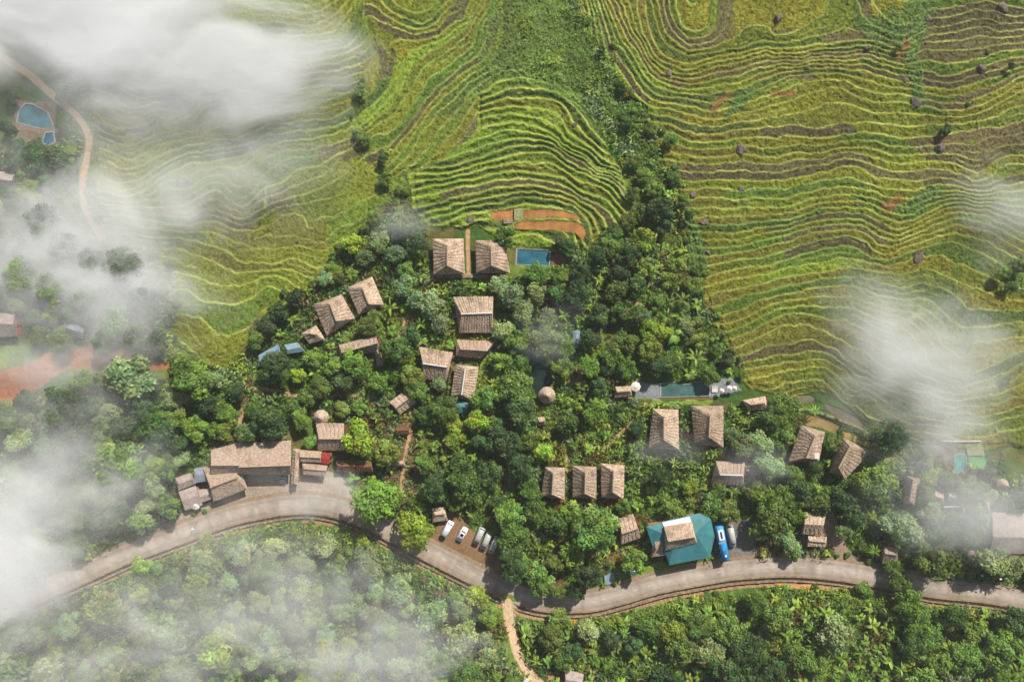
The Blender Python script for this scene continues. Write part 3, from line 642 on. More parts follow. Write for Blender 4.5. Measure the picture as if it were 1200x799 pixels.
house('very long pale thatched hall facing the yard', 'long pale hall', [(281,556),(276,519),(341,516),(341,556)], [(281,547),(340,545)], he=3.2, hr=6.6, m='thatch_pale', name='long_hall', cat='hall', base=yz, rib=0, deck=False)
house('angled left wing of the pale hall stepping back from the road', 'angled wing of the hall', [(246,560),(247,527),(278,519),(283,556)], [(248,545),(281,545)], he=3.2, hr=6.2, m='thatch_pale', name='hall_wing', cat='hall', base=yz, rib=0, deck=False)
house('low pale wing with a rounded sunlit end jutting toward the yard', '', [(250,588),(238,548),(281,549),(290,573)], [(247,571),(276,560)], he=2.9, hr=5.6, m='thatch_pale', name='hall_wing', cat='hall', base=yz, rib=0, deck=False)
house('small pale square roof at the far end of the hall', 'small square roof by the hall', [(209,575),(205,560),(223,554),(229,567)], [(209,567),(226,561)], he=2.6, hr=3.6, m='pinkroof', deck=False, cap=None, base=yz, amp=.2, rib=0, name='annex', cat='annex')
house('long pale annex roof below the small square one, white parasol at its foot', '', [(217,598),(209,576),(229,569),(237,592)], [(213,587),(233,580)], he=2.6, hr=3.4, m='pinkroof', deck=False, cap=None, base=yz, amp=.2, rib=0, name='annex', cat='annex')
house('pale lean-to roof between annex and jutting wing', '', [(236,589),(232,574),(250,572),(251,584)], [(234,582),(250,578)], he=2.4, hr=3.0, m='pinkroof', deck=False, cap=None, base=yz, amp=.2, rib=0, name='annex', cat='annex')
house('grey metal roofed shed squeezed behind the hall and its small square roof', '', [(227,566),(227,549),(240,547),(243,564)], [(229,557),(241,556)], he=2.4, hr=2.9, m='greyroof', deck=False, cap=None, base=yz, amp=.1, rib=.5, name='metal_shed', cat='shed')
house('narrow tan thatched roof standing upright beside the silver car', '', [(343,526),(351,526),(349,568),(341,568)], [(347,529),(345,566)], he=2.4, hr=3.4, m='thatch', deck=False, base=yz, name='gate_roof', cat='gatehouse')
house('tan thatched awning with the red sheet at its end', 'tan awning', [(351,541),(350,527),(377,529),(376,542)], [(352,535),(375,536)], he=2.6, hr=3.4, m='thatch', deck=False, rib=0, name='awning_hut', cat='hut', base=yz)
house('bright flat red sheet roof', 'red roof', [(376,543),(377,530),(387,531),(386,544)], [(377,537),(386,538)], he=2.9, hr=3.2, m='redroof', deck=False, cap=None, amp=.15, rib=.6, name='red_kiosk', cat='kiosk', base=yz)
house('pale thatched stall roof just below the red one, facing the yard', '', [(355,556),(354,543),(384,545),(381,558)], [(357,549),(382,551)], he=2.4, hr=3.1, m='thatch_pale', deck=False, rib=0, name='stall_hut', cat='hut', base=yz)
house('long low dark brown pavilion roof under the big bright tree', 'dark pavilion', [(394,553),(393,540),(436,541),(437,553)], [(396,546),(434,547)], he=2.4, hr=3.8, m='wood', deck=False, rib=.7, cap=None, name='pavilion', cat='pavilion')
for lb, sh, c4, r2 in (('left one of three thatched bungalows in a row, red porch in full view', 'red-porched bungalow', [(639,547),(662,548),(662,586),(634,581)], [(648.5,555),(647,579)]),
               ('middle one of three thatched bungalows in a row', 'middle bungalow of the row', [(671,545.5),(699,547),(699,585),(671,583)], [(686,554),(685.5,578)]),
               ('right one of three thatched bungalows in a row, dark gap on one side', 'end bungalow in the row', [(704,543),(732,545),(731,585),(704.5,583)], [(719,552),(718,576)])):
    t = house(lb, sh, c4, r2, he=2.8, hr=6.4, wall='redwall', dext=4.2, dmat='redwall', group='three thatched bungalows in a row')
house('thatched bungalow below the wavy-edged pool, pale bright ridge and hazy lower hip', 'bright-ridged bungalow', [(765,479),(795,480),(796,527),(760,525)], [(778,489.5),(778,515)], he=2.8, hr=6.8, rib=1.1)
house('broad thatched bungalow below the right end of the wavy-edged pool, dark lower hip', 'broad dark-hipped bungalow', [(810,475.5),(848,475.5),(848,524),(814,520)], [(832,487.5),(831,512)], he=2.8, hr=6.8, rib=1.1)
house('small pale thatched hut at the edge of the rice terraces', 'hut at the terrace edge', [(877,481),(870,469),(897,464),(900,480)], [(880,474),(895,472)], he=2.2, hr=4.2, name='thatched_hut', cat='hut')
house('tilted thatched bungalow below the brown ponds, nearer the pool', 'tilted bungalow by the ponds', [(939,498),(967,506),(960,540),(924,541)], [(955,511),(945,536)], he=2.7, hr=6.2, chim=(956,534))
house('tilted thatched bungalow with wide sunlit slope at the end of the ponds', 'tilted bungalow with wide slope', [(987,512),(1021,529),(990,562),(973,553)], [(996,523),(983,548)], he=2.7, hr=6.2, chim=(985,544))
house('hazy pale thatched house with front roof in shadow, smoke above it', 'hazy house under smoke', [(833,568),(839,540),(873,542),(871,569)], [(844,556),(870,557)], he=2.5, hr=5.2, m='thatch_pale', cap='white')
house('small hazy lean-to beside the house under smoke', '', [(873,556),(873,545),(893,547),(893,557)], [(875,551),(892,552)], he=2, hr=2.9, deck=False, name='lean_to', cat='shed')
house('thatched roadside hut with dark lower slope left of the teal restaurant', 'dark-sloped roadside hut', [(728,638),(725,607),(742,602),(751,630)], [(729,625),(747,619)], he=2.6, hr=5.2)
house('grey thatched hut beside the sandy lane near the road', 'hut by the sandy lane', [(940,626),(944,600),(968,601),(963,627)], [(943,614),(965,615)], he=2.5, hr=4.8, cap=None)
house('tan low stall below the grey thatched hut', '', [(946,640),(947,627),(969,629),(968,641)], [(948,633),(967,635)], he=1.9, hr=2.6, deck=False, name='roadside_stall', cat='stall')
house('tiny square thatched hut just above the road', 'tiny hut above the road', [(1034,660),(1036,640),(1053,642),(1051,661)], [(1037,648),(1051,650)], he=2.3, hr=4.2, name='thatched_hut', cat='hut')
house('big pale sheet roofed house in mist, cut by the picture edge', 'big misty house', [(1160,648),(1163,600),(1225,603),(1225,650)], [(1164,629),(1224,630)], he=3.4, hr=6.0, m='pinkroof', cap=None, amp=.3, rib=0, name='house', cat='house', deck=False)
house('small pale gabled porch on the near end of the big misty house', '', [(1148,618),(1160,601),(1166,606),(1160,640)], [(1157,612),(1159,632)], he=2.6, hr=4.0, m='pinkroof', cap=None, amp=.3, rib=0, name='porch_house', cat='porch', deck=False)
house('narrow pale tower at the corner of the big misty house', '', [(1155,587),(1160,587),(1160,600),(1155,600)], [(1157,591),(1158,597)], he=4.4, hr=5.2, m='pinkroof', cap=None, amp=.2, rib=0, name='water_tower', cat='tower', deck=False)
house('misty brown roofed house below the smoke at the terrace foot', 'misty brown house', [(1062,557),(1080,561),(1072,592),(1058,589)], [(1070,562),(1066,586)], he=2.6, hr=5.0)
house('small tan hut in misty trees, larger of the two side by side', 'misty tan huts', [(1096,590),(1095,575),(1106,578),(1106,590)], [(1097,582),(1105,584)], he=2, hr=3.6, deck=False, name='thatched_hut', cat='hut')
house('small grey hut in misty trees, smaller of the two side by side', '', [(1111,586),(1111,576),(1121,577),(1121,586)], [(1112,581),(1120,582)], he=2, hr=3.4, deck=False, m='pinkroof', name='thatched_hut', cat='hut')
house('hut with weathered tan sheet roof beside the lane, cut by the lower picture edge', 'tan roof by the lower lane', [(661,806),(662,784),(684,790),(682,808)], [(663,796),(682,799)], he=2.4, hr=3.2, m='pinkroof', deck=False, amp=.2, rib=0, cap=None, name='shed', cat='shed')
house('pale roofed house with pink gable at the very edge, below the mist', 'pink gabled house', [(-8,396),(-10,366),(17,368),(20,394)], [(-9,379),(15,380)], he=3.0, hr=5.4, m='pinkroof', wall='pink', cap=None, amp=.2, rib=0, name='house', cat='house', deck=False)
house('grey roofed house in dense mist above the red soil', 'misty grey house', [(71,388),(76,377),(100,384),(97,397)], [(75,384),(97,390)], he=2.8, hr=4.6, m='greyroof', wall='pink', cap=None, amp=.15, rib=.8, name='house', cat='house', deck=False)
house('whitish roofed house under mist by the track', 'whitish house by the track', [(-6,220),(-4,200),(17,203),(15,221)], [(-4,210),(14,212)], he=2.8, hr=4.6, m='pinkroof', cap=None, amp=.2, rib=0, name='house', cat='house', deck=False)
house('thatched poolside bar left of the wavy-edged pool', 'poolside bar', [(720,466),(721,453),(739,452),(741,464)], [(723,459),(738,458)], he=2.3, hr=3.6, rib=0, deck=False, name='poolside_bar', cat='bar')
house('small brown roof among shrubs below the conical hut', '', [(631,499),(630,489),(638,488),(640,497)], [(632,494),(638,493)], he=1.9, hr=3.2, deck=False, name='thatched_hut', cat='hut')
house('small grey thatched shelter beside the parked white van', 'shelter by the van', [(507,612),(506,595),(522,594),(525,610)], [(510,603),(520,602)], he=2.1, hr=3.6, deck=False, rib=0, name='thatched_shelter', cat='shelter')
house('open wooden beam shelter on the village walkway', 'wooden beam shelter', [(463,509),(464,500),(479,499),(480,509)], [(465,505),(478,504)], he=2.1, hr=2.8, m='wood', deck=False, rib=.5, cap=None, name='wooden_shelter', cat='shelter')
house('pale roofed booth at the lower end of the walkway', '', [(459,546),(460,540),(474,540),(475,546)], [(461,543),(473,543)], he=2.0, hr=2.5, m='thatch_pale', deck=False, rib=0, cap=None, name='booth', cat='booth')
house('teal sheet awning below the ribbed house', 'teal awning', [(538,484),(529,467),(549,472),(548,484)], [(536,476),(548,478)], he=2.4, hr=2.9, m='teal', deck=False, cap=None, amp=.08, rib=.4, name='awning', cat='awning')
house('larger blue-grey metal roof at the left edge of the trees', 'blue-grey metal roofs', [(302,430),(303,416),(326,403),(329,414)], [(304,423),(326,409)], he=2.4, hr=3.3, m='blueroof', deck=False, cap=None, amp=.08, rib=.5, name='metal_shed', cat='shed')
house('smaller blue-grey metal roof beside the small square shelter', '', [(336,415),(333,404),(348,401),(357,412)], [(337,410),(352,407)], he=2.2, hr=2.9, m='blueroof', deck=False, cap=None, amp=.08, rib=.5, name='metal_shed', cat='shed')
house('narrow bluish metal roof in the dark wood beside bare soil', 'narrow bluish roof', [(671,388),(680,387),(678,407),(672,408)], [(675.5,389),(675,406)], he=2.2, hr=2.7, m='blueroof', deck=False, cap=None, amp=.08, rib=.5, name='metal_shed', cat='shed')
# restaurant under the teal metal roof: built from its own outline
rz = float(ground(800, 655)); cu, cv = 800, 635
t = thing('restaurant', W(cu, cv, rz), 'large teal metal roofed restaurant with a thatched gable on top', 'restaurant'); LAND.append(('teal restaurant', cu, cv))
OUT = [(757,617),(774,612.5),(776,611),(820,601),(833,608),(837.5,628),(832,652.5),(784.5,662),(781,650),(765,640)]; BLOCK.append(OUT)
rd = [P3((790,630), rz + 6.6), P3((815,625), rz + 6.6)]
ou = [P3(p, rz + 4.8) for p in OUT]
def flat_roof(outline, ridge, th=.16):
    n = len(outline); v = [tuple(p) for p in outline] + [tuple(p) for p in ridge] + [(p[0], p[1], p[2] - th) for p in outline]; f = []
    ctr = np.array(outline); near = [int(np.linalg.norm(p[:2] - ridge[1][:2]) < np.linalg.norm(p[:2] - ridge[0][:2])) for p in ctr]
    for i in range(n):
        j = (i + 1) % n; a, b = n + near[i], n + near[j]
        f.append([j, i, a] if a == b else [j, i, a, b]); f.append([i, j, n + 2 + j, n + 2 + i])
    f.append([n + 2 + i for i in range(n)]); return v, f
rf = put('metal_roof', flat_roof(ou, rd), M['teal'], t)
strip = [P3(p, rz + 1.6 + z) for p, z in (((776,612),3.45),((808,605),3.45),((811,612.5),4.15),((779,619),4.15))]
put('skylight', ([tuple(p) for p in strip] + [(p[0], p[1], p[2] - .1) for p in strip], [[3, 2, 1, 0], [4, 5, 6, 7], [0, 1, 5, 4], [1, 2, 6, 5], [2, 3, 7, 6], [3, 0, 4, 7]]), M['white'], t)
th = put('thatched_gable', roof_mesh([P3(p, rz + 6.2) for p in ((780,645),(778,617),(811,611.5),(817,636))], [P3((783,634), rz + 9.2), P3((813,629), rz + 9.2)], .62, 0), M['thatch'], t)
put('ridge_cap', tube([P3((783,634), rz + 9.25), P3((798,631.5), rz + 9.3), P3((813,629), rz + 9.25)], .22, 6), M['ridge'], th)
put('thatched_lean_to', roof_mesh([P3(p, rz + 4.2) for p in ((763,653),(766,626),(777,625),(782,650))], [P3((769,644), rz + 6), P3((774,634), rz + 6)], .6, 0), M['thatch_pale'], t)
ct = np.mean(ou, 0); q = [(p[:2] - ct[:2]) * .86 + ct[:2] for p in ou]; put('wall', prism(q[::-1], rz - .8, rz + 4.6), M['mud'], t)
a, b = q[6], q[7]; d = (b - a) / np.linalg.norm(b - a); nn = np.array([-d[1], d[0]]); nn = nn if nn[1] < 0 else -nn
for s, w_, nm, mm in ((.2, 1.6, 'window', 'glass'), (.5, 1.2, 'door', 'darkwood'), (.8, 1.6, 'window', 'glass')):
    mid = a + (b - a) * s; P = [mid - d * w_ / 2, mid + d * w_ / 2, mid + d * w_ / 2 + nn * .07, mid - d * w_ / 2 + nn * .07]; ar = sum(P[j][0] * P[(j + 1) % 4][1] - P[(j + 1) % 4][0] * P[j][1] for j in range(4))
    put(nm, prism(P if ar > 0 else P[::-1], rz + (.1 if nm == 'door' else 1.0), rz + 2.2), M[mm], t)
# round thatched huts
def round_hut(u, v, r, label, short, he=2.2, hr=4.6, m='thatch'):
    gz = float(ground(u, v)); zc = gz + he; rr = r * S; x, y, _ = W(u, v, zc); t = thing('round_hut', (x, y, gz), label, 'hut'); BLOCK.append([(u + r * math.cos(a), v + r * math.sin(a)) for a in np.linspace(0, 6.28, 9)[:-1]])
    if short: LAND.append((short, u, v))
    n, kx = 40, 12; vv, ff = [], []
    for i in range(kx + 1):
        tt = i / kx; q = tt * 3.5; d = .09 * (q - math.floor(q))
        for j in range(n):
            a = 2 * math.pi * j / n; rj = rr * tt * (1 + .03 * rnd.uniform(-1, 1)) + .02; vv.append((x + rj * math.cos(a), y + rj * math.sin(a), gz + hr - (hr - he) * tt ** .92 + d + .04 * rnd.random()))
    for i in range(kx): ff += [[i * n + j, (i + 1) * n + j, (i + 1) * n + (j + 1) % n, i * n + (j + 1) % n] for j in range(n)]
    b = len(vv); vv += [(p[0], p[1], p[2] - .25) for p in vv[kx * n:b]]; ff += [[kx * n + j, b + j, b + (j + 1) % n, kx * n + (j + 1) % n] for j in range(n)]
    ff += [list(range(n)), [b + j for j in range(n)][::-1]]
    rf = put('roof', (vv, ff), M[m], t); put('finial', tube([(x, y, gz + hr - .1), (x, y, gz + hr + .5)], [.22, .06], 6), M['ridge'], rf)
    put('wall', prism([(x + rr * .8 * math.cos(a), y + rr * .8 * math.sin(a)) for a in np.linspace(0, 2 * math.pi, 17)[:-1]], gz - .6, gz + he + .1), M['mud'], t)
    put('door', box(x, y - rr * .8, gz + .95, .9, .14, 1.8), M['darkwood'], t)
round_hut(376.6, 488.5, 8.6, 'round thatched hut with domed roof above the pale house', 'round hut')
round_hut(641, 463, 10, 'pointed conical thatched hut in deep shade at the foot of the dark pond', 'conical hut', hr=5.6)
round_hut(1175, 568, 7, 'pale conical hut half lost in mist near the far terraces', 'misty conical hut', m='thatch_pale')
round_hut(1139, 650, 5, 'tiny conical roof between two roadside trees', '', hr=3.6, m='thatch_pale')
# ------------------------------------------------------------------ vehicles (x forward)
def put_l(name, vf, m, parent, smooth=False): return link(name, mesh(name, vf[0], vf[1], smooth=smooth), m, parent)
def wheels(t, xs, wy, r):
    for x in xs:
        for s in (-1, 1):
            o = put_l('wheel', tube([(x, s * (wy - .22), r), (x, s * wy, r)], r, 16), M['tyre'], t); put_l('rim', tube([(x, s * (wy - .02), r), (x, s * (wy + .02), r)], r * .6, 12), M['rim'], o)
def place(u, v, du, dv, label, cat, name, h=1.0, group=None):
    z = float(ground(u, v)) + .06; x, y, _ = W(u, v, z + h); BLOCK.append([(u - 9, v - 9), (u + 9, v - 9), (u + 9, v + 9), (u - 9, v + 9)]); return thing(name, (x, y, z), label, cat, group, math.atan2(-dv, du))
def van(u, v, du, dv, label, paint='carwhite', L=5.0, Wd=1.9, Hh=2.0, short=None, name='parked_van', cat='van', group=None):
    t = place(u, v, du, dv, label, cat, name, Hh, group)
    if short: LAND.append((short, u, v))
    b = join(box(-.1, 0, .78, L, Wd, .9, top=(.985, .97), bev=.14, seg=3), box(-L * .07, 0, 1.22 + (Hh - 1.25) / 2, L * .80, Wd * .95, Hh - 1.2, top=(.86, .86), bev=.12, seg=3))
    o = put_l('body', b, M[paint], t, True)
    put_l('windscreen', box(L * .325, 0, 1.52, .1, Wd * .78, .5, top=(1, .92)), M['glass'], t).rotation_euler = (0, 0, 0)
    put_l('rear_window', box(-L * .47, 0, 1.5, .08, Wd * .7, .42), M['glass'], t)
    for s in (-1, 1):
        put_l('window', box(-L * .07, s * Wd * .455, 1.52, L * .62, .06, .42, top=(.93, 1)), M['glass'], t); put_l('headlight', box(L * .47, s * Wd * .34, .85, .14, .34, .2, bev=.03), M['lamp'], t)
    for xx in (-1.2, -.2, .8): put_l('roof_rail', box(xx - .3, 0, Hh + .03, .07, Wd * .6, .06), M['cargrey'], t)
    wheels(t, (-L * .3, L * .3), Wd * .5, .34); return t
G = 'vehicles parked on the dirt lot'
van(524, 620.5, .5, -.87, 'white van with ribbed roof parked beside the shelter at the end of the dirt lot', L=5.2, short='parked ribbed van', group=G)
for (u, v), lb in (((561, 629.5), 'grey-white van in the dirt lot, next to the white car'), ((569.5, 635), 'grey-white van between two other vans in the dirt lot'), ((578.5, 640), 'grey-white van half under the tree at the end of the dirt lot')):
    van(u, v, -.42, .9, lb, 'cargrey', 5.3, group=G)
def car(u, v, du, dv, label, paint, short=None, group=None):
    t = place(u, v, du, dv, label, 'car', 'parked_car', 1.4, group)
    if short: LAND.append((short, u, v))
    put_l('body', join(box(0, 0, .68, 4.6, 1.85, .62, top=(.97, .94), bev=.16, seg=3), box(-.25, 0, 1.2, 2.5, 1.62, .6, top=(.66, .84), bev=.1, seg=3)), M[paint], t, True)
    put_l('windscreen', box(.78, 0, 1.17, .5, 1.38, .32, top=(.2, .9)), M['glass'], t); put_l('rear_window', box(-1.27, 0, 1.17, .46, 1.34, .32, top=(.2, .9)), M['glass'], t)
    put_l('sunroof', box(-.1, 0, 1.515, .9, .95, .02), M['glass'], t)
    for s in (-1, 1):
        put_l('window', box(-.25, s * .755, 1.18, 1.7, .06, .3, top=(.75, .9)), M['glass'], t); put_l('headlight', box(2.17, s * .62, .75, .2, .36, .16, bev=.03), M['lamp'], t); put_l('mirror', box(.75, s * 1.0, 1.0, .18, .22, .14, bev=.03), M[paint], t)
    wheels(t, (-1.4, 1.4), .94, .33); return t
car(541.5, 626.5, .5, -.87, 'white car with dark glass roof in the dirt lot beside the ribbed van', 'carwhite', 'white car', G)
car(330.5, 558, 0, 1, 'silver car parked in the shade at the end of the long hall', 'carsilver', 'silver car')
t = place(847, 637, .19, .98, 'bright blue tour bus parked beside the teal restaurant', 'bus', 'tour_bus', 3.0); LAND.append(('blue bus', 847, 637))
put_l('body', box(0, 0, 1.75, 10.4, 2.45, 2.7, top=(.985, .93), bev=.22, seg=3), M['busblue'], t, True)
o = put_l('air_conditioner', box(-2.6, 0, 3.17, 3.0, 1.65, .24, bev=.08), M['carwhite'], t); put_l('vent', box(-2.6, 0, 3.31, 2.0, .5, .05), M['glass'], o)
put_l('roof_band', box(-.35, 0, 3.1, .5, 2.2, .04), M['blueroof'], t); put_l('roof_hatch', box(3.6, .2, 3.13, .6, .6, .08, bev=.02), M['carwhite'], t); put_l('roof_hatch', box(1.6, 0, 3.12, .7, .7, .06, bev=.02), M['busblue'], t)
put_l('windscreen', box(5.17, 0, 2.15, .1, 2.1, 1.3, top=(1, .95)), M['glass'], t)
for s in (-1, 1):
    put_l('window_band', box(-.3, s * 1.2, 2.3, 9.2, .06, .8), M['glass'], t); put_l('headlight', box(5.2, s * .85, .85, .1, .4, .22), M['lamp'], t); put_l('mirror', box(5.25, s * 1.35, 2.5, .2, .25, .5, bev=.04), M['tyre'], t)
wheels(t, (-3.2, 3.3), 1.22, .48)
van(858.5, 630, .17, .98, 'grey minibus with worn pale roof parked beside the blue bus', 'cargrey', 6.4, 2.0, 2.3, 'grey minibus', 'parked_minibus', 'minibus')
# ------------------------------------------------------------------ small things
def parasol(u, v, r, label):
    gz = float(ground(u, v)); x, y, _ = W(u, v, gz + 2.3); t = thing('parasol', (x, y, gz), label, 'parasol'); n = 8
    vv = [(0, 0, 2.75)] + [(r * math.cos(2 * math.pi * j / n), r * math.sin(2 * math.pi * j / n), 2.2) for j in range(n)]; vv += [(a, b, c - .18) for a, b, c in vv[1:]]
    put_l('canopy', (vv, [[0, 1 + j, 1 + (j + 1) % n] for j in range(n)] + [[1 + j, n + 1 + j, n + 1 + (j + 1) % n, 1 + (j + 1) % n] for j in range(n)]), M['canvas'], t)
    put_l('pole', tube([(0, 0, 0), (0, 0, 2.85)], .04, 6), M['wood'], t); put_l('base', box(0, 0, .06, .5, .5, .14, bev=.03), M['concrete'], t)
parasol(229, 592, 1.35, 'white round parasol at the foot of the pale annex')
parasol(745, 453, 1.5, 'white square-edged parasol between the poolside bar and the wavy-edged pool')
parasol(855, 455, .9, 'white parasol on the grey pool deck, nearer the water')
parasol(861, 455, .75, 'white parasol on the grey pool deck, farther from the water')
parasol(846, 458, .8, 'pale parasol on brown deck between pool and the two white parasols')
def lamp(u, v, label):
    gz = float(ground(u, v)); x, y, _ = W(u, v, gz); t = thing('street_lamp', (x, y, gz), label, 'street lamp')
    put_l('pole', tube([(0, 0, -.3), (0, 0, 5.2), (.3, -.2, 5.6), (.9, -.5, 5.7)], [.1, .07, .06, .05], 8), M['rim'], t); put_l('lamp_head', box(1.1, -.6, 5.7, .7, .4, .16, bev=.05), M['carwhite'], t)
lamp(232, 611, 'white headed lamp post on the road edge below the annex')
lamp(1131, 664, 'lamp post in the dark gap between two roadside trees, beside the tiny conical roof'); lamp(1152, 668, 'lamp post half under a pale tree by the shadow-striped road')
BOULD = [(912,22,3.6,'large dark boulder among olive plots near the top edge'),(1016,58,3.4,'dark boulder at the end of two lips, left of the brown strip gully'),(1087,22,2.9,'purple-grey boulder beside the brown fallow plots, upper of the gully pair'),(1175,9,3.9,'wide brown boulder in the corner of the big brown field'),(1150,81,3.8,'brown boulder between two lips below the big brown field'),(1061,95,3.0,'upright dark boulder in the green gully'),(1073,121,4.0,'largest boulder, triangular and purple-brown, where several lips meet'),(1102,173,3.4,'dark boulder alone beneath the small green bush'),(868,176,3.8,'purple boulder at the end of bright lips beside the wooded gully'),(1077,302,4.0,'round brown boulder amid lips left of the mist'),(811,229,2.6,'purple boulder beside the dense round tree'),(824,261,3.0,'purple-grey boulder below and beside its smaller purple neighbour'),(797,259,2.4,'small purple boulder at the bush edge'),(868,222,2.6,'small grey boulder between small plots'),(829,296,2.2,'small dark boulder in the narrow plots'),(833,369,2.4,'dark boulder by the wood edge in the lower terraces'),(826,343,1.4,'tiny dark boulder in green slope'),(660,135,1.4,'pale small rock in the grassy gully strip'),(673,147,1.8,'pale pair rock lower in the grassy gully strip'),(692,128,1.6,'pinkish rock in the green slope'),(784,86,2.6,'tawny rock where the terraces meet in the valley'),(551,258,3.0,'dark brown rock mound above the two bungalows'),(420,65,2.0,'pale rock cluster at the upper terrace corner'),(425,72,1.6,'grey stone beside the dark slit in the terraces'),(226,230,1.8,'pale stone on the green lip left of the bush'),(300,158,1.5,'pale stone under thin mist'),(362,172,1.9,'pale stone at the junction of three lips')]
def boulder(u, v, r, label):
    bm = bmesh.new(); bmesh.ops.create_icosphere(bm, subdivisions=3, radius=1); s = rnd.random() * 99; q = [Vector((rnd.gauss(0, 1), rnd.gauss(0, 1), rnd.gauss(0, .7))).normalized() for _ in range(11)]
    for vv in bm.verts:
        p = vv.co.copy(); d = 1 + .05 * rnd.uniform(-1, 1) + .16 * math.sin(p.x * 4 + s) * math.sin(p.y * 5 + s) * math.sin(p.z * 4 - s)
        for n in q:
            k = p.dot(n) - .72
            if k > 0: p -= n * k * .9
        vv.co = p * d
    mw = Matrix.Diagonal((r * .5, r * rnd.uniform(.32, .46), r * rnd.uniform(.26, .38), 1)); bmesh.ops.transform(bm, matrix=mw, verts=bm.verts); bm.verts.index_update(); vf = ([tuple(a.co) for a in bm.verts], [[a.index for a in f.verts] for f in bm.faces]); bm.free()
    z = float(ground(u, v)) + r * .03; o = link('boulder', mesh('boulder', *vf), M['rock']); o.location = W(u, v, z); o.rotation_euler = (0, 0, rnd.random() * 6); tag(o, label, 'boulder', 'boulders in the rice terraces')
BT = [b for b in BOULD]
for b in BT: boulder(*b)
# walls, tarpaulin, dish, logs
def wall_line(pts, h, th, m, label, name='retaining_wall', cat='wall'):
    c = catmull(pts, 4); z = ground(c[:, 0], c[:, 1]); z = np.convolve(np.r_[[z[0]] * 3, z, [z[-1]] * 3], np.ones(7) / 7, 'valid') ; o = ribbon(name, c, [(-th, -.6), (-th, h), (th, h), (th, -.6)], z, M[m], None, label, cat); return o
wall_line([(936,480),(950,480),(968,486),(990,494),(1010,503),(1030,514),(1042,521)], .55, 1.6, 'moss', 'mossy stone wall with pale blocks along the brown ponds')
wall_line([(1103,516.5),(1125,517),(1150,516.5)], .8, .7, 'white', 'low white wall above the turquoise pool', 'garden_wall')
wall_line([(1106,594),(1122,593),(1136,595)], .9, .8, 'white', 'short white garden wall in misty trees', 'garden_wall')
wall_line([(703,470),(722,466),(741,466)], .4, 1.0, 'concrete', 'pale stone terrace edge below the poolside bar', 'terrace_wall')
wall_line([(633,662),(650,664),(665,660)], .5, .8, 'concrete', 'bare concrete wall piece in the trees above the road', 'garden_wall')
wall_line([(575,799),(590,792),(601,786),(612,800),(620,812)], .5, 1.0, 'concrete', 'pale concrete wall beside the lower lane', 'lane_wall')
def slab(pts, dz, m, name, label, cat):
    p = np.array(pts); z = float(np.max(ground(p[:, 0], p[:, 1]))) + dz; q = [W(a, b, z) for a, b in pts]; ar = sum(q[i][0] * q[(i + 1) % len(q)][1] - q[(i + 1) % len(q)][0] * q[i][1] for i in range(len(q)))
    q = q if ar > 0 else q[::-1]; tag(link(name, mesh(name, *prism([(x, y) for x, y, _ in q], z - dz - .7, z)), M[m]), label, cat)
slab([(708,675),(719,671),(722,682),(709,686)], .5, 'blueroof', 'tarpaulin', 'pale blue-white tarpaulin spread at the road edge', 'tarpaulin')
slab([(598,788),(606,785),(626,803),(612,812)], .12, 'white', 'concrete_slab', 'white concrete slab beside the lower lane', 'slab')
slab([(602.5,245),(613,244.6),(613,258),(602.5,258.4)], .2, 'moss', 'sluice_bed', 'square mossy green bed between the orange paddies', 'sluice')
slab([(1132,520),(1150,518),(1154,533),(1134,534)], .06, 'moss', 'lawn_terrace', 'flat mossy terrace right of the turquoise pool', 'terrace')
slab([(590,256),(601,256),(601,262),(590,262)], .25, 'concrete', 'stepping_platform', 'small stone platform at the corner of the paddies', 'platform')
slab([(645,300),(653,297),(665,300),(662,312),(646,312)], .3, 'wood', 'pool_deck', 'brown wooden deck beside the small blue pool', 'deck')
slab([(505,322),(590,321.5),(590,325),(505,326)], .35, 'concrete', 'walkway', 'pale walkway below the two upper bungalows', 'walkway')
BLOCK += [[(702,668),(724,668),(724,688),(702,688)], [(596,240),(616,240),(616,262),(588,264)], [(643,296),(668,296),(666,314),(644,314)], [(504,278),(548,278),(548,330),(504,330)]]
gz = float(ground(741, 666)); t = thing('satellite_dish', W(741, 666, gz), 'white satellite dish under the tree left of the teal restaurant', 'dish')
bm = bmesh.new(); bmesh.ops.create_uvsphere(bm, u_segments=20, v_segments=12, radius=1.3); bmesh.ops.delete(bm, geom=[v for v in bm.verts if v.co.z > -.55], context='VERTS')
for v in bm.verts: v.co.z += 3.2
bm.verts.index_update(); put_l('reflector', ([tuple(v.co) for v in bm.verts], [[v.index for v in f.verts] for f in bm.faces]), M['carwhite'], t); bm.free()
put_l('mast', tube([(0, 0, -.2), (0, 0, 2.0)], .06, 8), M['rim'], t); put_l('feed_arm', tube([(.9, 0, 2.3), (0, 0, 3.1)], .03, 6), M['rim'], t)
for (a, b, lb) in (((632, 664), (652, 668), 'long pale fallen log in the trees above the road'), ((655, 677), (668, 665), 'thin grey log leaning beside the long log'), ((497, 545), (520, 560), 'dark pole lying under the central trees')):
    za, zb = float(ground(*a)) + .4, float(ground(*b)) + .6; tag(link('log', mesh('log', *tube([W(*a, za), W((a[0] + b[0]) / 2, (a[1] + b[1]) / 2, (za + zb) / 2 + .1), W(*b, zb)], [.3, .26, .2], 8)), M['bark']), lb, 'log')
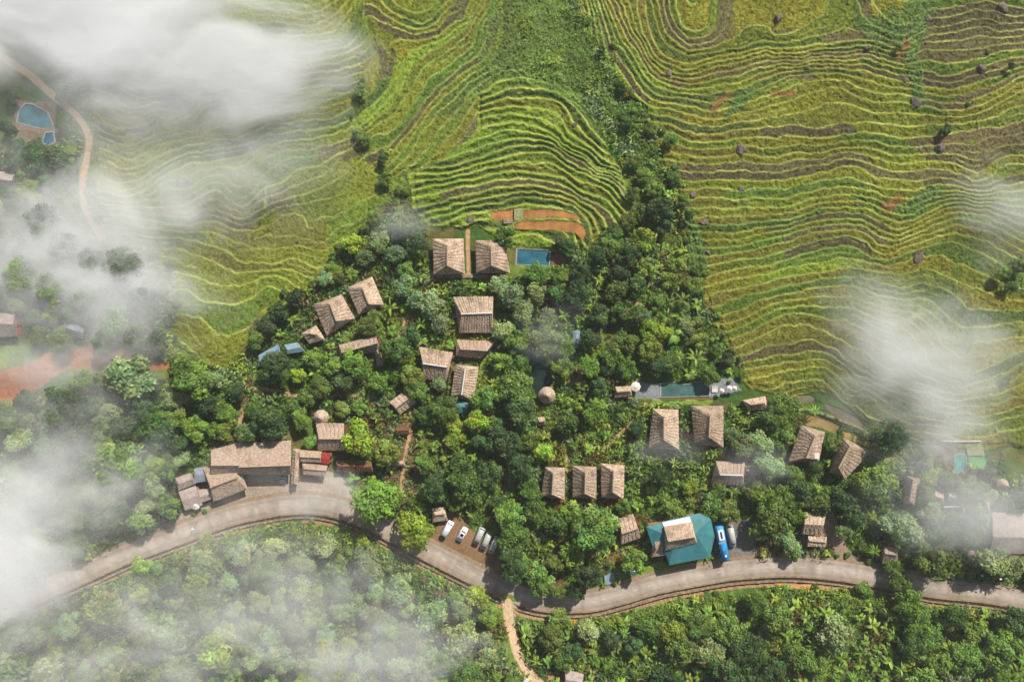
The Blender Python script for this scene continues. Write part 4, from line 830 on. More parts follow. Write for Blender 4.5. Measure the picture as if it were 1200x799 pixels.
LAND += [('small blue pool', 625, 301), ('wavy-edged pool', 803, 457), ('pool beside the dirt track', 40, 138), ('turquoise pool', 1126, 543), ('orange paddies', 640, 258), ('dark pond', 632, 435), ('brown ponds', 970, 495), ('orange bare soil', 38, 473), ('red soil bank', 90, 425), ('lower lane', 606, 760), ('road fork', 590, 692), ('dirt lot', 552, 640), ('yard of the hall', 320, 580), ('ditch kerb', 480, 645), ('road below the bus', 870, 680), ('shadow-striped road', 1150, 690), ('dirt track', 102, 180), ('misty road end', 110, 668), ('round terraces', 600, 190), ('wooded gully', 745, 240)]
# ------------------------------------------------------------------ plants
def rotq(n, r):
    """frames: random tangents for unit normals n (k,3)"""
    a = r.randn(*n.shape); a -= n * (a * n).sum(1)[:, None]; a /= np.linalg.norm(a, axis=1)[:, None] + 1e-9; return a, np.cross(n, a)
def leaf_quads(P, Nn, size, aspect, r, droop=0.0):
    a, b = rotq(Nn, r); L = size * (.7 + .6 * r.rand(len(P)))[:, None]; Wd = L * aspect
    tip = P + a * L + np.array([0, 0, -1]) * L * droop; base = P - a * L; l = P + b * Wd + Nn * L * .12; q = P - b * Wd + Nn * L * .12
    v = np.stack([base, q, tip, l], 1).reshape(-1, 3); f = np.arange(len(P) * 4).reshape(-1, 4); return v, f
def sph(k, r):
    d = r.randn(k, 3); return d / np.linalg.norm(d, axis=1)[:, None]
def crown_broad(seed, nlobe, leaves, size, base, var, flat=.75, lob=(.28, .46), spread=.66):
    r = np.random.RandomState(seed); Vv, Ff, Cc, n = [], [], [], 0
    d = sph(nlobe, r); d[:, 2] = np.abs(d[:, 2]) * 1.0 - .18; rad = spread * r.rand(nlobe) ** .45
    cen = d * rad[:, None] * np.array([1, 1, flat]); cen[:max(2, nlobe // 7)] *= .35
    for c in cen:
        lr = r.uniform(*lob); k = int(leaves / nlobe * (lr / .37) ** 2); u = sph(k, r); u[:, 2] = np.where(u[:, 2] < -.35, -u[:, 2], u[:, 2])
        sh = 1 + .18 * np.sin(u[:, 0] * 7 + seed) * np.sin(u[:, 1] * 6 + c[0] * 9)
        P = c + u * lr * (sh * (.72 + .34 * r.rand(k)))[:, None] * np.array([1, 1, .82]); nn = u + .55 * r.randn(k, 3) + np.array([0, 0, .35]); nn /= np.linalg.norm(nn, axis=1)[:, None]
        v, f = leaf_quads(P, nn, size, .55, r, .25); col = np.array(base) * (1 + var * r.uniform(-1, 1)) * np.array([1 + .18 * r.uniform(-1, 1), 1, 1 + .2 * r.uniform(-1, 1)])
        cc = col[None] * (.78 + .44 * r.rand(k))[:, None]
        Vv.append(v); Ff.append(f + n); Cc.append(np.repeat(cc, 4, 0)); n += len(v)
    return np.concatenate(Vv), np.concatenate(Ff), np.concatenate(Cc)
def crown_plume(seed, narm, leaves, size, base, up=.9, reach=1.0):
    """arching feathery plumes (bamboo)"""
    r = np.random.RandomState(seed); Vv, Ff, Cc, n = [], [], [], 0
    for i in range(narm):
        az = 2 * math.pi * (i + r.rand()) / narm * 1.0; L = reach * r.uniform(.55, 1.0); k = leaves // narm; t = r.rand(k) ** .8
        q = t * L; x = q; z = up * np.sin(np.minimum(t * 1.9, 2.2)) * r.uniform(.6, 1.0) - .35 * t ** 2; wdt = .17 * np.sin(np.clip(t * 1.1, 0, 1) * math.pi * .93 + .25) + .03
        off = r.randn(k, 3) * wdt[:, None] * .8; P = np.c_[x * math.cos(az), x * math.sin(az), z - .25] + off * np.array([1, 1, .7])
        nn = off / (np.linalg.norm(off, axis=1)[:, None] + 1e-6) + np.array([0, 0, .8]) + .4 * r.randn(k, 3); nn /= np.linalg.norm(nn, axis=1)[:, None]
        v, f = leaf_quads(P, nn, size, .32, r, .5); col = np.array(base) * r.uniform(.75, 1.25); cc = col[None] * (.75 + .5 * r.rand(k))[:, None]
        Vv.append(v); Ff.append(f + n); Cc.append(np.repeat(cc, 4, 0)); n += len(v)
    return np.concatenate(Vv), np.concatenate(Ff), np.concatenate(Cc)
def frond_strip(az, L, w, rise, droop, seg, r, notch=False):
    t = np.linspace(0, 1, seg + 1); x = L * t; z = rise * t - droop * t ** 2; wd = w * np.sin(np.clip(t * .97 + .03, 0, 1) * math.pi) ** .6 * (1 - .3 * t)
    if notch: wd = wd * np.where(np.arange(seg + 1) % 2 == 0, .62, 1.0)
    c, s = math.cos(az), math.sin(az); mid = np.c_[x * c, x * s, z]; lat = np.array([-s, c, 0])
    v = np.concatenate([mid + lat * wd[:, None] + np.c_[0 * t, 0 * t, wd * .25], mid, mid - lat * wd[:, None] + np.c_[0 * t, 0 * t, wd * .25]]); m = seg + 1; f = []
    for i in range(seg): f += [[i, m + i, m + i + 1, i + 1], [m + i, 2 * m + i, 2 * m + i + 1, m + i + 1]]
    return v, np.array(f)
def crown_fronds(seed, nf, L, w, rise, droop, base, notch, seg=7):
    r = np.random.RandomState(seed); Vv, Ff, Cc, n = [], [], [], 0
    for i in range(nf):
        v, f = frond_strip(2 * math.pi * (i * .382 + .05 * r.randn()), L * r.uniform(.65, 1.05), w * r.uniform(.8, 1.2), rise * r.uniform(.3, 1.4), droop * r.uniform(.6, 1.4), seg, r, notch)
        col = np.array(base) * r.uniform(.65, 1.3) * np.array([r.uniform(.85, 1.25), 1, 1]); Vv.append(v); Ff.append(f + n); Cc.append(np.tile(col, (len(v), 1)) * (.85 + .3 * r.rand(len(v)))[:, None]); n += len(v)
    return np.concatenate(Vv), np.concatenate(Ff), np.concatenate(Cc)
G1, G2, G3, G4, G5 = (np.array(lin(*c)) for c in ((107,132,56), (73,97,50), (132,151,98), (144,162,56), (116,143,62)))
PROTO = {}
def reg(key, gen, trunk): PROTO.setdefault(key, []).append((mesh('crown', gen[0], gen[1], gen[2]), trunk))
def trunk_mesh(seed, h, r0, limbs, spread):
    r = random.Random(seed); parts = [tube([(0, 0, -.35), (.02, .01, h * .35), (r.uniform(-.05, .05), r.uniform(-.05, .05), h * .75)], [r0 * 1.25, r0, r0 * .7], 7)]
    for i in range(limbs):
        a = 2 * math.pi * (i + r.random() * .6) / limbs; s = spread * r.uniform(.6, 1); z0 = h * r.uniform(.4, .72); parts.append(tube([(0, 0, z0), (s * .5 * math.cos(a), s * .5 * math.sin(a), z0 + .25), (s * math.cos(a), s * math.sin(a), z0 + .45)], [r0 * .5, r0 * .34, r0 * .12], 5))
    return mesh('trunk', *join(*parts))
TB = [trunk_mesh(i, 1.25, .07, 6, .55) for i in range(3)]; TP = trunk_mesh(9, .8, .10, 5, .3); TN = mesh('stem', *tube([(0, 0, -.6), (0, 0, .15)], [.09, .06], 7)); TF = mesh('trunk', *tube([(0, 0, -1.3), (.03, 0, -.5), (0, 0, .05)], [.09, .06, .05], 7)); TS = trunk_mesh(5, .5, .05, 4, .35)
for i in range(4):
    reg('b', crown_broad(20 + i, 17, 3000, .10, G1, .36, .75, (.24,.40), .74), TB[i % 3]); reg('d', crown_broad(30 + i, 16, 3000, .10, G2, .36, .85, (.24,.42), .72), TB[i % 3])
for i in range(3):
    reg('l', crown_broad(40 + i, 22, 3300, .08, G3, .24, .7, (.22, .4), .72), TB[i % 3]); reg('y', crown_broad(50 + i, 26, 3400, .08, G4, .26, .7, (.2, .36), .74), TB[i % 3])
    reg('B', crown_broad(60 + i, 46, 7000, .068, G1, .38, .72, (.17, .32), .78), TB[i % 3]); reg('D', crown_broad(70 + i, 42, 7000, .068, G2, .38, .8, (.18, .34), .76), TB[i % 3])
    reg('s', crown_broad(80 + i, 9, 900, .16, G5, .3, .7, (.3, .5), .5), TS)
    reg('p', crown_plume(90 + i, 13, 3200, .085, G1 * np.array([.9, 1.05, .9])), TP)
    reg('n', crown_fronds(100 + i, 11, 1.05, .20, .85, .95, G5 * np.array([1.05, 1.08, .8]), False), TN); reg('f', crown_fronds(110 + i, 17, 1.05, .12, .75, 1.05, G5 * np.array([.95, 1.0, .8]), True, 12), TF)
KIND = {  # name, words, category, canopy height factor, crown rise
 'b': ('broadleaf_tree', 'mid-green broadleaf tree', 'tree'), 'B': ('broadleaf_tree', 'many-lobed mid-green tree', 'tree'), 'd': ('dense_tree', 'dark dense tree', 'tree'), 'D': ('dense_tree', 'many-lobed dark tree', 'tree'),
 'l': ('pale_tree', 'pale grey-green tree', 'tree'), 'y': ('bright_tree', 'bright yellow-green tree', 'tree'), 'p': ('bamboo_clump', 'plumed bamboo clump', 'bamboo'), 'n': ('banana_plant', 'broad-leaved banana plant', 'banana plant'),
 'f': ('feathery_palm', 'feathery palm', 'palm'), 's': ('shrub', 'round leafy shrub', 'shrub')}
GRP = {'broadleaf_tree': 'mid-green trees', 'dense_tree': 'dark trees', 'pale_tree': 'pale trees', 'bright_tree': 'bright green trees', 'bamboo_clump': 'bamboo clumps', 'banana_plant': 'banana plants', 'feathery_palm': 'palms', 'shrub': 'shrubs'}
TREES = [
 (465,297,14,'l'),(447,284,15,'l'),(470,272,15,'d'),(489,284,15,'d'),(430,302,13,'l'),(412,322,11,'n'),(475,335,16,'l'),(458,361,11,'f'),(490,350,14,'l'),(506,357,16,'l'),(517,377,14,'l'),(430,384,13,'b'),(345,350,13,'d'),(326,365,13,'d'),(312,381,13,'d'),(300,398,12,'b'),(440,372,11,'b'),(480,390,13,'d'),
 (591,276,14,'b'),(585,336,15,'l'),(602,345,17,'l'),(612,368,17,'l'),(590,388,15,'l'),(628,345,15,'l'),(640,372,14,'l'),(605,402,16,'b'),
 (666,290,11,'d'),(655,285,9,'d'),(681,322,15,'D'),(676,346,17,'D'),(700,300,14,'d'),(715,288,13,'b'),(736,300,17,'D'),(722,275,12,'b'),(757,312,14,'b'),(745,335,15,'d'),(720,340,15,'b'),(775,247,18,'D'),(777,263,13,'d'),(705,372,16,'d'),(690,398,15,'d'),(728,366,14,'b'),(750,372,15,'d'),(770,352,13,'b'),(800,352,12,'f'),(781,371,13,'f'),(790,392,14,'n'),(735,400,14,'b'),(760,410,15,'b'),(715,415,17,'p'),(690,430,16,'p'),(735,432,14,'p'),(700,452,12,'d'),(787,428,13,'b'),(815,420,13,'f'),(833,440,12,'b'),(805,385,12,'l'),(822,400,11,'b'),
 (324,430,20,'D'),(350,440,12,'y'),(367,420,12,'b'),(417,425,18,'B'),(464,411,20,'B'),(481,441,14,'b'),(516,452,11,'l'),(519,481,19,'B'),(532,497,14,'y'),(500,487,12,'b'),(568,468,20,'B'),(558,492,18,'y'),(602,452,22,'B'),(608,430,15,'b'),(590,425,13,'b'),(421,515,25,'y'),(452,530,16,'b'),(365,518,9,'b'),(354,491,13,'b'),(343,478,11,'b'),(361,466,11,'b'),(441,586,31,'P'),(486,625,24,'y'),(540,558,25,'B'),(556,574,17,'B'),(533,588,13,'b'),(512,572,17,'d'),(573,555,20,'D'),(590,520,22,'D'),(598,606,20,'B'),(603,630,21,'B'),(598,655,17,'D'),(612,662,13,'b'),(628,673,14,'b'),(697,622,30,'B'),(690,674,18,'D'),(650,660,11,'b'),(640,683,12,'b'),(745,656,16,'b'),(620,575,18,'b'),(610,545,18,'d'),(635,530,14,'y'),(628,600,14,'b'),(650,612,15,'b'),(668,600,13,'b'),
 (790,598,14,'b'),(832,594,15,'b'),(852,600,14,'b'),(905,602,22,'B'),(890,621,14,'b'),(926,637,13,'l'),(890,578,16,'b'),(920,585,17,'b'),(872,522,16,'l'),(858,508,11,'l'),(906,490,18,'b'),(916,473,13,'b'),(891,518,16,'l'),(918,512,16,'b'),(901,545,17,'l'),(1024,566,25,'B'),(1043,545,18,'l'),(977,521,11,'b'),(940,574,16,'d'),(962,590,14,'b'),(985,588,16,'d'),(1003,603,16,'d'),(930,556,13,'b'),
 (1062,622,22,'l'),(1040,612,17,'l'),(1090,602,16,'l'),(1112,560,15,'l'),(1141,572,16,'l'),(1160,580,12,'l'),(1082,540,14,'l'),(1066,532,13,'l'),(1099,657,26,'B'),(1161,656,22,'l'),(1187,662,18,'l'),(1125,612,17,'l'),(1140,625,16,'l'),(1100,625,15,'l'),(1080,640,14,'l'),(1168,545,13,'d'),(1150,600,12,'l'),
 (1052,680,15,'P'),(1046,664,11,'p'),(1062,704,18,'P'),(1073,728,19,'P'),(1090,745,17,'p'),(1012,690,11,'b'),(1120,720,15,'p'),(1142,738,16,'b'),(1191,725,20,'D'),(1170,762,25,'B'),(1131,772,21,'B'),(1100,778,19,'b'),(977,742,22,'l'),(800,762,19,'b'),(832,765,19,'l'),(790,745,19,'y'),(820,735,18,'b'),(857,740,20,'b'),(880,765,22,'D'),(850,785,20,'d'),(910,720,20,'b'),(935,770,20,'b'),(905,785,18,'d'),(885,705,15,'p'),(760,735,14,'b'),(690,740,17,'l'),(672,760,13,'d'),(648,745,15,'b'),(660,772,13,'b'),(655,725,13,'b'),(715,750,13,'d'),
 (166,661,13,'y'),(166,697,13,'y'),(241,634,12,'y'),(200,680,15,'b'),(285,648,17,'l'),(325,640,16,'l'),(380,640,18,'l'),(430,660,20,'l'),(470,690,20,'l'),(505,720,20,'l'),(540,745,22,'l'),(560,700,16,'y'),(575,722,13,'b'),(480,745,18,'l'),(440,720,18,'l'),(520,775,20,'l'),(470,780,18,'l'),(570,770,16,'l'),(400,690,17,'l'),(350,690,18,'l'),
 (150,505,20,'d'),(95,515,22,'d'),(60,520,18,'l'),(45,545,20,'d'),(110,545,18,'b'),(75,560,18,'d'),(40,600,18,'d'),(85,610,18,'b'),(140,600,20,'d'),(115,500,13,'b'),(170,480,18,'d'),(205,470,16,'l'),(245,470,16,'d'),(230,500,16,'b'),(210,520,14,'d'),(260,505,14,'b'),(180,545,16,'b'),(40,185,18,'d'),(65,190,16,'d'),(82,178,12,'b'),(15,185,14,'d'),(82,200,14,'d'),(216,209,8,'s'),(210,213,6,'s'),(222,212,6,'s'),
 (1107,155,7,'d'),(1158,62,4,'s'),(1185,78,6,'d'),(1052,56,5,'d'),(945,80,4,'s'),(1110,150,6,'d'),(1135,122,4,'s'),(735,145,8,'d'),(745,190,9,'b'),(728,135,6,'b'),(755,205,10,'b'),(740,228,10,'b'),(765,222,10,'b'),(750,250,12,'b'),(735,262,11,'b'),(795,310,12,'b'),(812,335,11,'b'),(785,330,12,'b'),(1175,320,9,'b'),(1193,312,9,'b'),(1185,335,8,'b'),(1180,445,6,'b'),
]
VEG = [  # woodland outlines, spacing, mix
 ([(292,400),(345,345),(400,292),(445,256),(500,268),(505,330),(600,330),(650,312),(690,285),(720,255),(745,215),(770,210),(800,250),(812,330),(836,385),(862,440),(740,445),(700,480),(560,540),(300,470)], 15, 'bbdddlfnnbyp', .64),
 ([(560,480),(700,470),(760,470),(880,480),(930,470),(1060,520),(1110,540),(1200,560),(1230,700),(1100,676),(1000,650),(880,650),(760,660),(600,680),(500,640),(400,590),(420,500)], 15, 'bddbnfbylnfpD', .74),
 ([(600,730),(700,735),(900,700),(1230,725),(1230,830),(600,830)], 16, 'bbdpnnnnbfl', .72),
 ([(-20,480),(120,440),(300,440),(340,520),(210,550),(210,620),(60,680),(-20,700)], 19, 'dddblb', .66),
 ([(-20,720),(110,690),(250,640),(420,625),(560,700),(590,730),(600,830),(-20,830)], 19, 'lllylsb', .72),
 ([(-20,170),(90,165),(90,250),(150,300),(200,400),(-20,400)], 21, 'dblbd', .7),
]
# shrubs straggling along the field edges and the road
for ln, st, jit in (([(690,30),(710,80),(735,108),(757,130),(772,170),(790,215),(798,240),(806,290),(813,330),(836,380),(856,415),(870,442)], 8, 11), ([(310,375),(345,345),(380,322),(400,290),(440,255),(465,222)], 9, 9), ([(425,95),(418,135),(430,165),(452,204)], 12, 7), ([(205,395),(200,350),(165,285)], 12, 8)):
    for q in catmull(ln, st): TREES.append((float(q[0] + rnd.gauss(0, jit)), float(q[1] + rnd.gauss(0, jit * .8)), rnd.choice((3.5, 4.5, 5.5, 7, 9)), rnd.choice('sssbdn')))
tt_ = np.gradient(RC, axis=0); tt_ /= np.linalg.norm(tt_, axis=1)[:, None]
for q, t_ in zip(RC[::3], tt_[::3]):
    for sg_, off in ((-1, 5), (1, 11)):
        if rnd.random() < (.34 if sg_ < 0 else .5) and not (sg_ < 0 and (270 < q[0] < 400 or 500 < q[0] < 590 or 745 < q[0] < 890)) and not (sg_ > 0 and 578 < q[0] < 625):
            o_ = (RW + off + rnd.uniform(-1, 4)) * sg_; TREES.append((float(q[0] - t_[1] * o_), float(q[1] + t_[0] * o_), rnd.uniform(3, 6.5), rnd.choice('sssn')))
TREES += [(603,668,17,'D'),(634,689,12,'b'),(656,694,9,'b'),(678,690,13,'D'),(12,150,12,'d'),(74,148,9,'d'),(14,112,11,'d'),(72,115,8,'b'),(45,168,9,'d'),(25,170,10,'d'),(455,585,20,'b'),(930,648,10,'b'),(1010,640,9,'s')]
# keep clear of roofs, road, water
DR, SRd, _ = polydist(RC, U, V, 40); DF = np.min([polydist(catmull(q, 5), U, V, 24)[0] for q in FOOT], 0); DL = np.minimum(polydist(LN, U, V, 40)[0], polydist(TC, U, V, 40)[0])
def blocked(u, v, r):
    for p in BLOCK:
        a = np.array(p)
        if u + r < a[:, 0].min() or u - r > a[:, 0].max() or v + r < a[:, 1].min() or v - r > a[:, 1].max(): continue
        if inside(grow(p, r * .95), np.array([u]), np.array([v]))[0]: return True
    i, j = min(np.searchsorted(us, u), len(us) - 1), min(np.searchsorted(vs, v), len(vs) - 1)
    if DR[j, i] < RW + 5 + r * .7: return True
    if DL[j, i] < 6 + r * .8 or DF[j, i] < 2 + r * .55: return True
    for q in POOLS + PONDS:
        if inside(grow(q[2], r * .8), np.array([u]), np.array([v]))[0]: return True
    for p, _, _ in PADS:
        if inside(p, np.array([u]), np.array([v]))[0]: return True
    return not veg[j, i]
placed = [(u, v, r) for u, v, r, _ in TREES]; auto = []
for outline, sp, mix, gap in VEG:
    a = np.array(outline); tries = int(2600)
    for _ in range(tries):
        u, v = rnd.uniform(a[:, 0].min(), a[:, 0].max()), rnd.uniform(a[:, 1].min(), a[:, 1].max())
        if not inside(outline, np.array([u]), np.array([v]))[0]: continue
        kd = rnd.choice(mix).replace('D', 'd'); r = rnd.choice((rnd.uniform(10, 15), rnd.uniform(15, 21), rnd.uniform(20, 28))) if kd in 'bdlypD' else rnd.uniform(6, 9)
        if v > 690 or u < 280: r *= 1.15
        if any((u - x) ** 2 + (v - y) ** 2 < (gap * (r + q)) ** 2 for x, y, q in placed) or blocked(u, v, r): continue
        placed.append((u, v, r)); auto.append((u, v, r, kd))
ORD = ['', 'second-nearest ', 'third-nearest ', 'fourth-nearest ', 'fifth-nearest ', 'sixth-nearest ', 'seventh-nearest ', 'eighth-nearest ', 'ninth-nearest ', 'tenth-nearest ']
info = []
for u, v, r, kd in TREES + auto:
    if not (-25 < u < 1225 and -20 < v < 825): continue
    big = kd
    if kd in 'bd' and r > 16: big = kd.upper()
    kk = 'p' if kd == 'P' else big
    nm, wd, cat = KIND[kk]; var = PROTO[kk]; me, tr = var[rnd.randrange(len(var))]
    R_ = r * S; gz = float(ground(u, v)); x0, y0, _ = W(u, v, gz)
    hf = {'b': 1.1, 'B': 1.05, 'd': 1.15, 'D': 1.15, 'l': 1.0, 'y': .9, 'p': .9, 'n': .75, 'f': 1.2, 's': .35}[kk]
    if 590 < u < 705 and 640 < v < 700 and kk in 'bBdD': hf = 1.7
    zc = gz + R_ * hf; x, y, _ = W(u, v, zc); gz = float(ground(*(lambda: (600 + x / S * H / (H - gz), 399.5 - y / S * H / (H - gz)))())) 
    rt = thing(nm, (x, y, gz), None, cat, GRP[nm]); rt.rotation_euler = (0, 0, rnd.random() * 6.28)
    sz = 'small ' if r < 10 else ('medium ' if r < 15 else ('large ' if r < 21 else 'very large '))
    if kk in 'nf': sz = 'small ' if r < 7.5 else 'full-grown '
    info.append((rt, sz + wd, u, v))
    c = bpy.data.objects.new('crown' if kk not in 'nf' else 'leaves', me); C.objects.link(c); c.parent = rt; c.location = (0, 0, zc - gz); kz = rnd.uniform(.85, 1.15) * (1.25 if kk == 'p' else 1); c.scale = (R_ * 1.06, R_ * 1.06 * rnd.uniform(.88, 1.1), R_ * kz)
    if not me.materials: me.materials.append(M['leaf'])
    tone = rnd.uniform(.62, 1.32); c.color = (tone * rnd.uniform(.86, 1.18), tone, tone * rnd.uniform(.8, 1.1), 1)
    o = bpy.data.objects.new('trunk' if kk != 'n' else 'stem', tr); C.objects.link(o); o.parent = rt; o.scale = (R_, R_, (zc - gz) * (1.0 if kk not in 'nf' else .75)); o.location = (0, 0, 0 if kk not in 'nf' else zc - gz)
    if not tr.materials: tr.materials.append(M['bark'])
# a label for each plant: its look, and where it stands from a thing one can find
NEAR = {}
for rt, wd, u, v in info:
    d = sorted((math.hypot(u - a, v - b), s, a, b) for s, a, b in LAND)[0]; du, dv = u - d[2], v - d[3]; an = math.degrees(math.atan2(-dv, du)) % 360
    rel = ['right of', 'above right of', 'above', 'above left of', 'left of', 'below left of', 'below', 'below right of'][int((an + 22.5) // 45) % 8]
    NEAR.setdefault((wd, rel, d[1]), []).append((d[0], rt))
for (wd, rel, s), L in NEAR.items():
    L.sort(key=lambda q: q[0])
    for i, (_, rt) in enumerate(L): rt['label'] = (('nearest ' if len(L) > 1 and i == 0 else ORD[i] if i < 10 else '%dth-nearest ' % (i + 1)) + wd + ' ' + rel + ' the ' + s)
# ------------------------------------------------------------------ wild undergrowth
def clear_mask(u, v):
    i = np.clip(np.searchsorted(us, u), 0, len(us) - 1); j = np.clip(np.searchsorted(vs, v), 0, len(vs) - 1); ok = veg[j, i].copy()
    for p in BLOCK: ok &= ~inside(p, u, v)
    return ok
def tufts(name, count, regions, size, leaves, height, cols, label, aspect=.3, seed=1, keep=None):
    r = np.random.RandomState(seed); u = r.uniform(-60, 1260, count); v = r.uniform(-60, 860, count); ok = clear_mask(u, v)
    if regions is not None:
        m = np.zeros(len(u), bool)
        for p in regions: m |= inside(p, u, v)
        ok &= m
    if keep is not None: ok &= keep(u, v, r)
    u, v = u[ok], v[ok]; n = len(u); z = ground(u, v); k = (H - z) / H; base = np.c_[(u - 600) * S * k, (399.5 - v) * S * k, z]
    sc = (.6 + .9 * r.rand(n)) * (.75 + .5 * (vn(u, v, 40, 3) > 0)); P = np.repeat(base, leaves, 0); s = np.repeat(sc, leaves); q = r.randn(len(P), 3); q[:, 2] = np.abs(q[:, 2]); P = P + q * np.array([.45, .45, height * .55]) * s[:, None]; P[:, 2] += .1
    nn = q * np.array([1, 1, .6]) + np.array([0, 0, 1.0]) + .4 * r.randn(len(P), 3); nn /= np.linalg.norm(nn, axis=1)[:, None]
    vv, f = leaf_quads(P, nn, 1.0, aspect, r, .3); ctr = np.repeat(P, 4, 0); vv = ctr + (vv - ctr) * (size * np.repeat(s, 4))[:, None]
    ci = (hsh(np.floor(u / 14 + vn(u, v, 20, 2)), np.floor(v / 14), seed) * len(cols)).astype(int) % len(cols); c = np.array(cols)[ci] * (.6 + .8 * r.rand(n))[:, None]
    c = np.repeat(np.repeat(c, leaves, 0) * (.7 + .6 * r.rand(len(P)))[:, None], 4, 0); o = link(name, mesh(name, vv, f, c), M['weed']); return tag(o, label, 'undergrowth', None, 'stuff')
ALLV = [v[0] for v in VEG] + [[(425,140),(560,80),(575,95),(560,125),(505,215),(525,268),(440,258),(465,215)]]
tufts('undergrowth', 120000, ALLV, .42, 6, .9, [G1, G5, G2, G4 * .8, G3 * .8, G1 * .8, np.array(lin(110, 96, 50))], 'mixed green undergrowth covering the ground between trees and huts', .4, 3)
tufts('scrub', 200000, [[(588,-64),(695,-64),(705,50),(722,85),(724,130),(690,108),(640,92),(600,76),(565,95),(560,110),(590,40)]], .34, 4, .7, [G5 * 1.1, G1, G3 * .95, G5 * 1.2, G4 * .95, G1 * 1.15], 'speckled green scrub on the steep slope above the round terraces', .35, 4)
def band(u, v, r): return np.hypot((u - (735 + .12 * (v - 200))) / 38, (v - 200) / 130) < 1
tufts('gully_bushes', 110000, [[(660,60),(740,60),(775,170),(805,250),(880,450),(760,340),(700,270),(738,235),(728,195),(700,150)], [(195,280),(215,400),(300,400),(320,480),(240,440),(180,420)], [(60,60),(100,90),(112,140),(108,240),(180,300),(205,400),(170,420),(100,260)]], .40, 6, .9, [G5, G4 * .8, G1, G3], 'bright green bushes filling the wet gully', .4, 5)
tufts('roadside_weeds', 150000, [[(100,690),(250,630),(300,615),(300,640),(110,710)], [(300,612),(420,622),(560,704),(590,715),(580,735),(400,640),(300,640)], [(610,735),(760,712),(900,690),(1010,690),(1230,725),(1230,745),(900,712),(620,750)]], .34, 6, .6, [G4, G5, G4 * .85, G1], 'bright weeds along the ditch', .4, 6)

def seeded(name, count, prob, size, leaves, height, label, seed, tint, aspect=.3, cat='crop', spread=.2):
    r = np.random.RandomState(seed); u = r.uniform(-60, 1260, count); v = r.uniform(-60, 560, count); i = np.clip(np.searchsorted(us, u), 0, len(us) - 1); j = np.clip(np.searchsorted(vs, v), 0, len(vs) - 1)
    ok = CROP[j, i] & (r.rand(count) < prob(LINE[j, i])); u, v, i, j = u[ok], v[ok], i[ok], j[ok]; n = len(u); z = ground(u, v); k = (H - z) / H; P = np.repeat(np.c_[(u - 600) * S * k, (399.5 - v) * S * k, z], leaves, 0)
    q = r.randn(len(P), 3); q[:, 2] = np.abs(q[:, 2]); P = P + q * np.array([spread, spread, height]); nn = q * np.array([1, 1, .5]) + np.array([0, 0, .8]); nn /= np.linalg.norm(nn, axis=1)[:, None]
    vv, f = leaf_quads(P, nn, size, aspect, r, .3); c = COL[j, i] * tint * (.7 + .6 * r.rand(n))[:, None]; c = np.repeat(np.repeat(c, leaves, 0) * (.75 + .5 * r.rand(len(P)))[:, None], 4, 0)
    tag(link(name, mesh(name, vv, f, c), M['weed']), label, cat, None, 'stuff')
seeded('rice_plants', 420000, lambda l: .55 * (l < .3), .26, 2, .18, 'ripening rice and stubble standing on the terraces', 21, 1.15)
seeded('lip_grass', 700000, lambda l: .75 * (l > .4), .20, 3, .12, 'yellow-green grass along the terrace lips', 22, 1.25, .25, 'grass', .12)
MISTON = 1
HAZEON = 1
# ------------------------------------------------------------------ drifting mist
MIST = [  # u, v, radius u, radius v, height, thickness, strength, threshold, seed
 (40,0,260,110,34,9,3.2,.19,1),(210,50,190,100,32,9,2.5,.23,2),(325,85,130,110,28,8,2.0,.28,3),(150,130,170,80,24,6,.9,.36,4),
 (110,285,190,130,26,8,1.9,.31,5),(150,350,150,90,20,6,1.4,.33,6),(40,420,130,60,18,5,.7,.36,7),
 (1088,438,128,112,30,8,1.75,.26,8),(1120,520,120,60,22,6,.4,.38,9),(1175,255,100,90,24,6,.9,.34,10),(1010,360,90,70,24,5,.6,.38,11),
 (0,640,115,125,32,9,1.8,.26,12),(90,760,240,95,24,7,.8,.36,13),(330,725,210,110,24,7,.62,.36,14),(470,775,180,80,22,6,.75,.38,15),(140,570,170,80,22,6,.4,.38,16),
 (390,585,90,40,18,5,.9,.34,17),(1150,600,120,70,22,6,1.1,.36,18),(885,545,60,45,18,5,.42,.38,19),(470,262,60,40,18,4,.6,.38,20),(650,380,60,55,18,4,.5,.38,21),(260,200,170,120,24,6,.9,.35,22),(780,525,60,30,16,4,.4,.38,23),(480,690,120,70,20,5,.45,.36,24),(285,545,110,45,18,5,.45,.34,26),(60,560,150,90,22,6,.8,.36,25),
 (150,170,270,210,20,6,.30,.30,31),(1090,440,180,150,20,5,.24,.32,32),(260,730,340,130,20,6,.26,.30,33),(40,560,190,160,20,6,.42,.32,34),(95,330,220,200,20,6,.34,.30,36),(230,640,200,80,20,6,.3,.34,37),(1140,590,150,95,20,5,.42,.32,35),
]
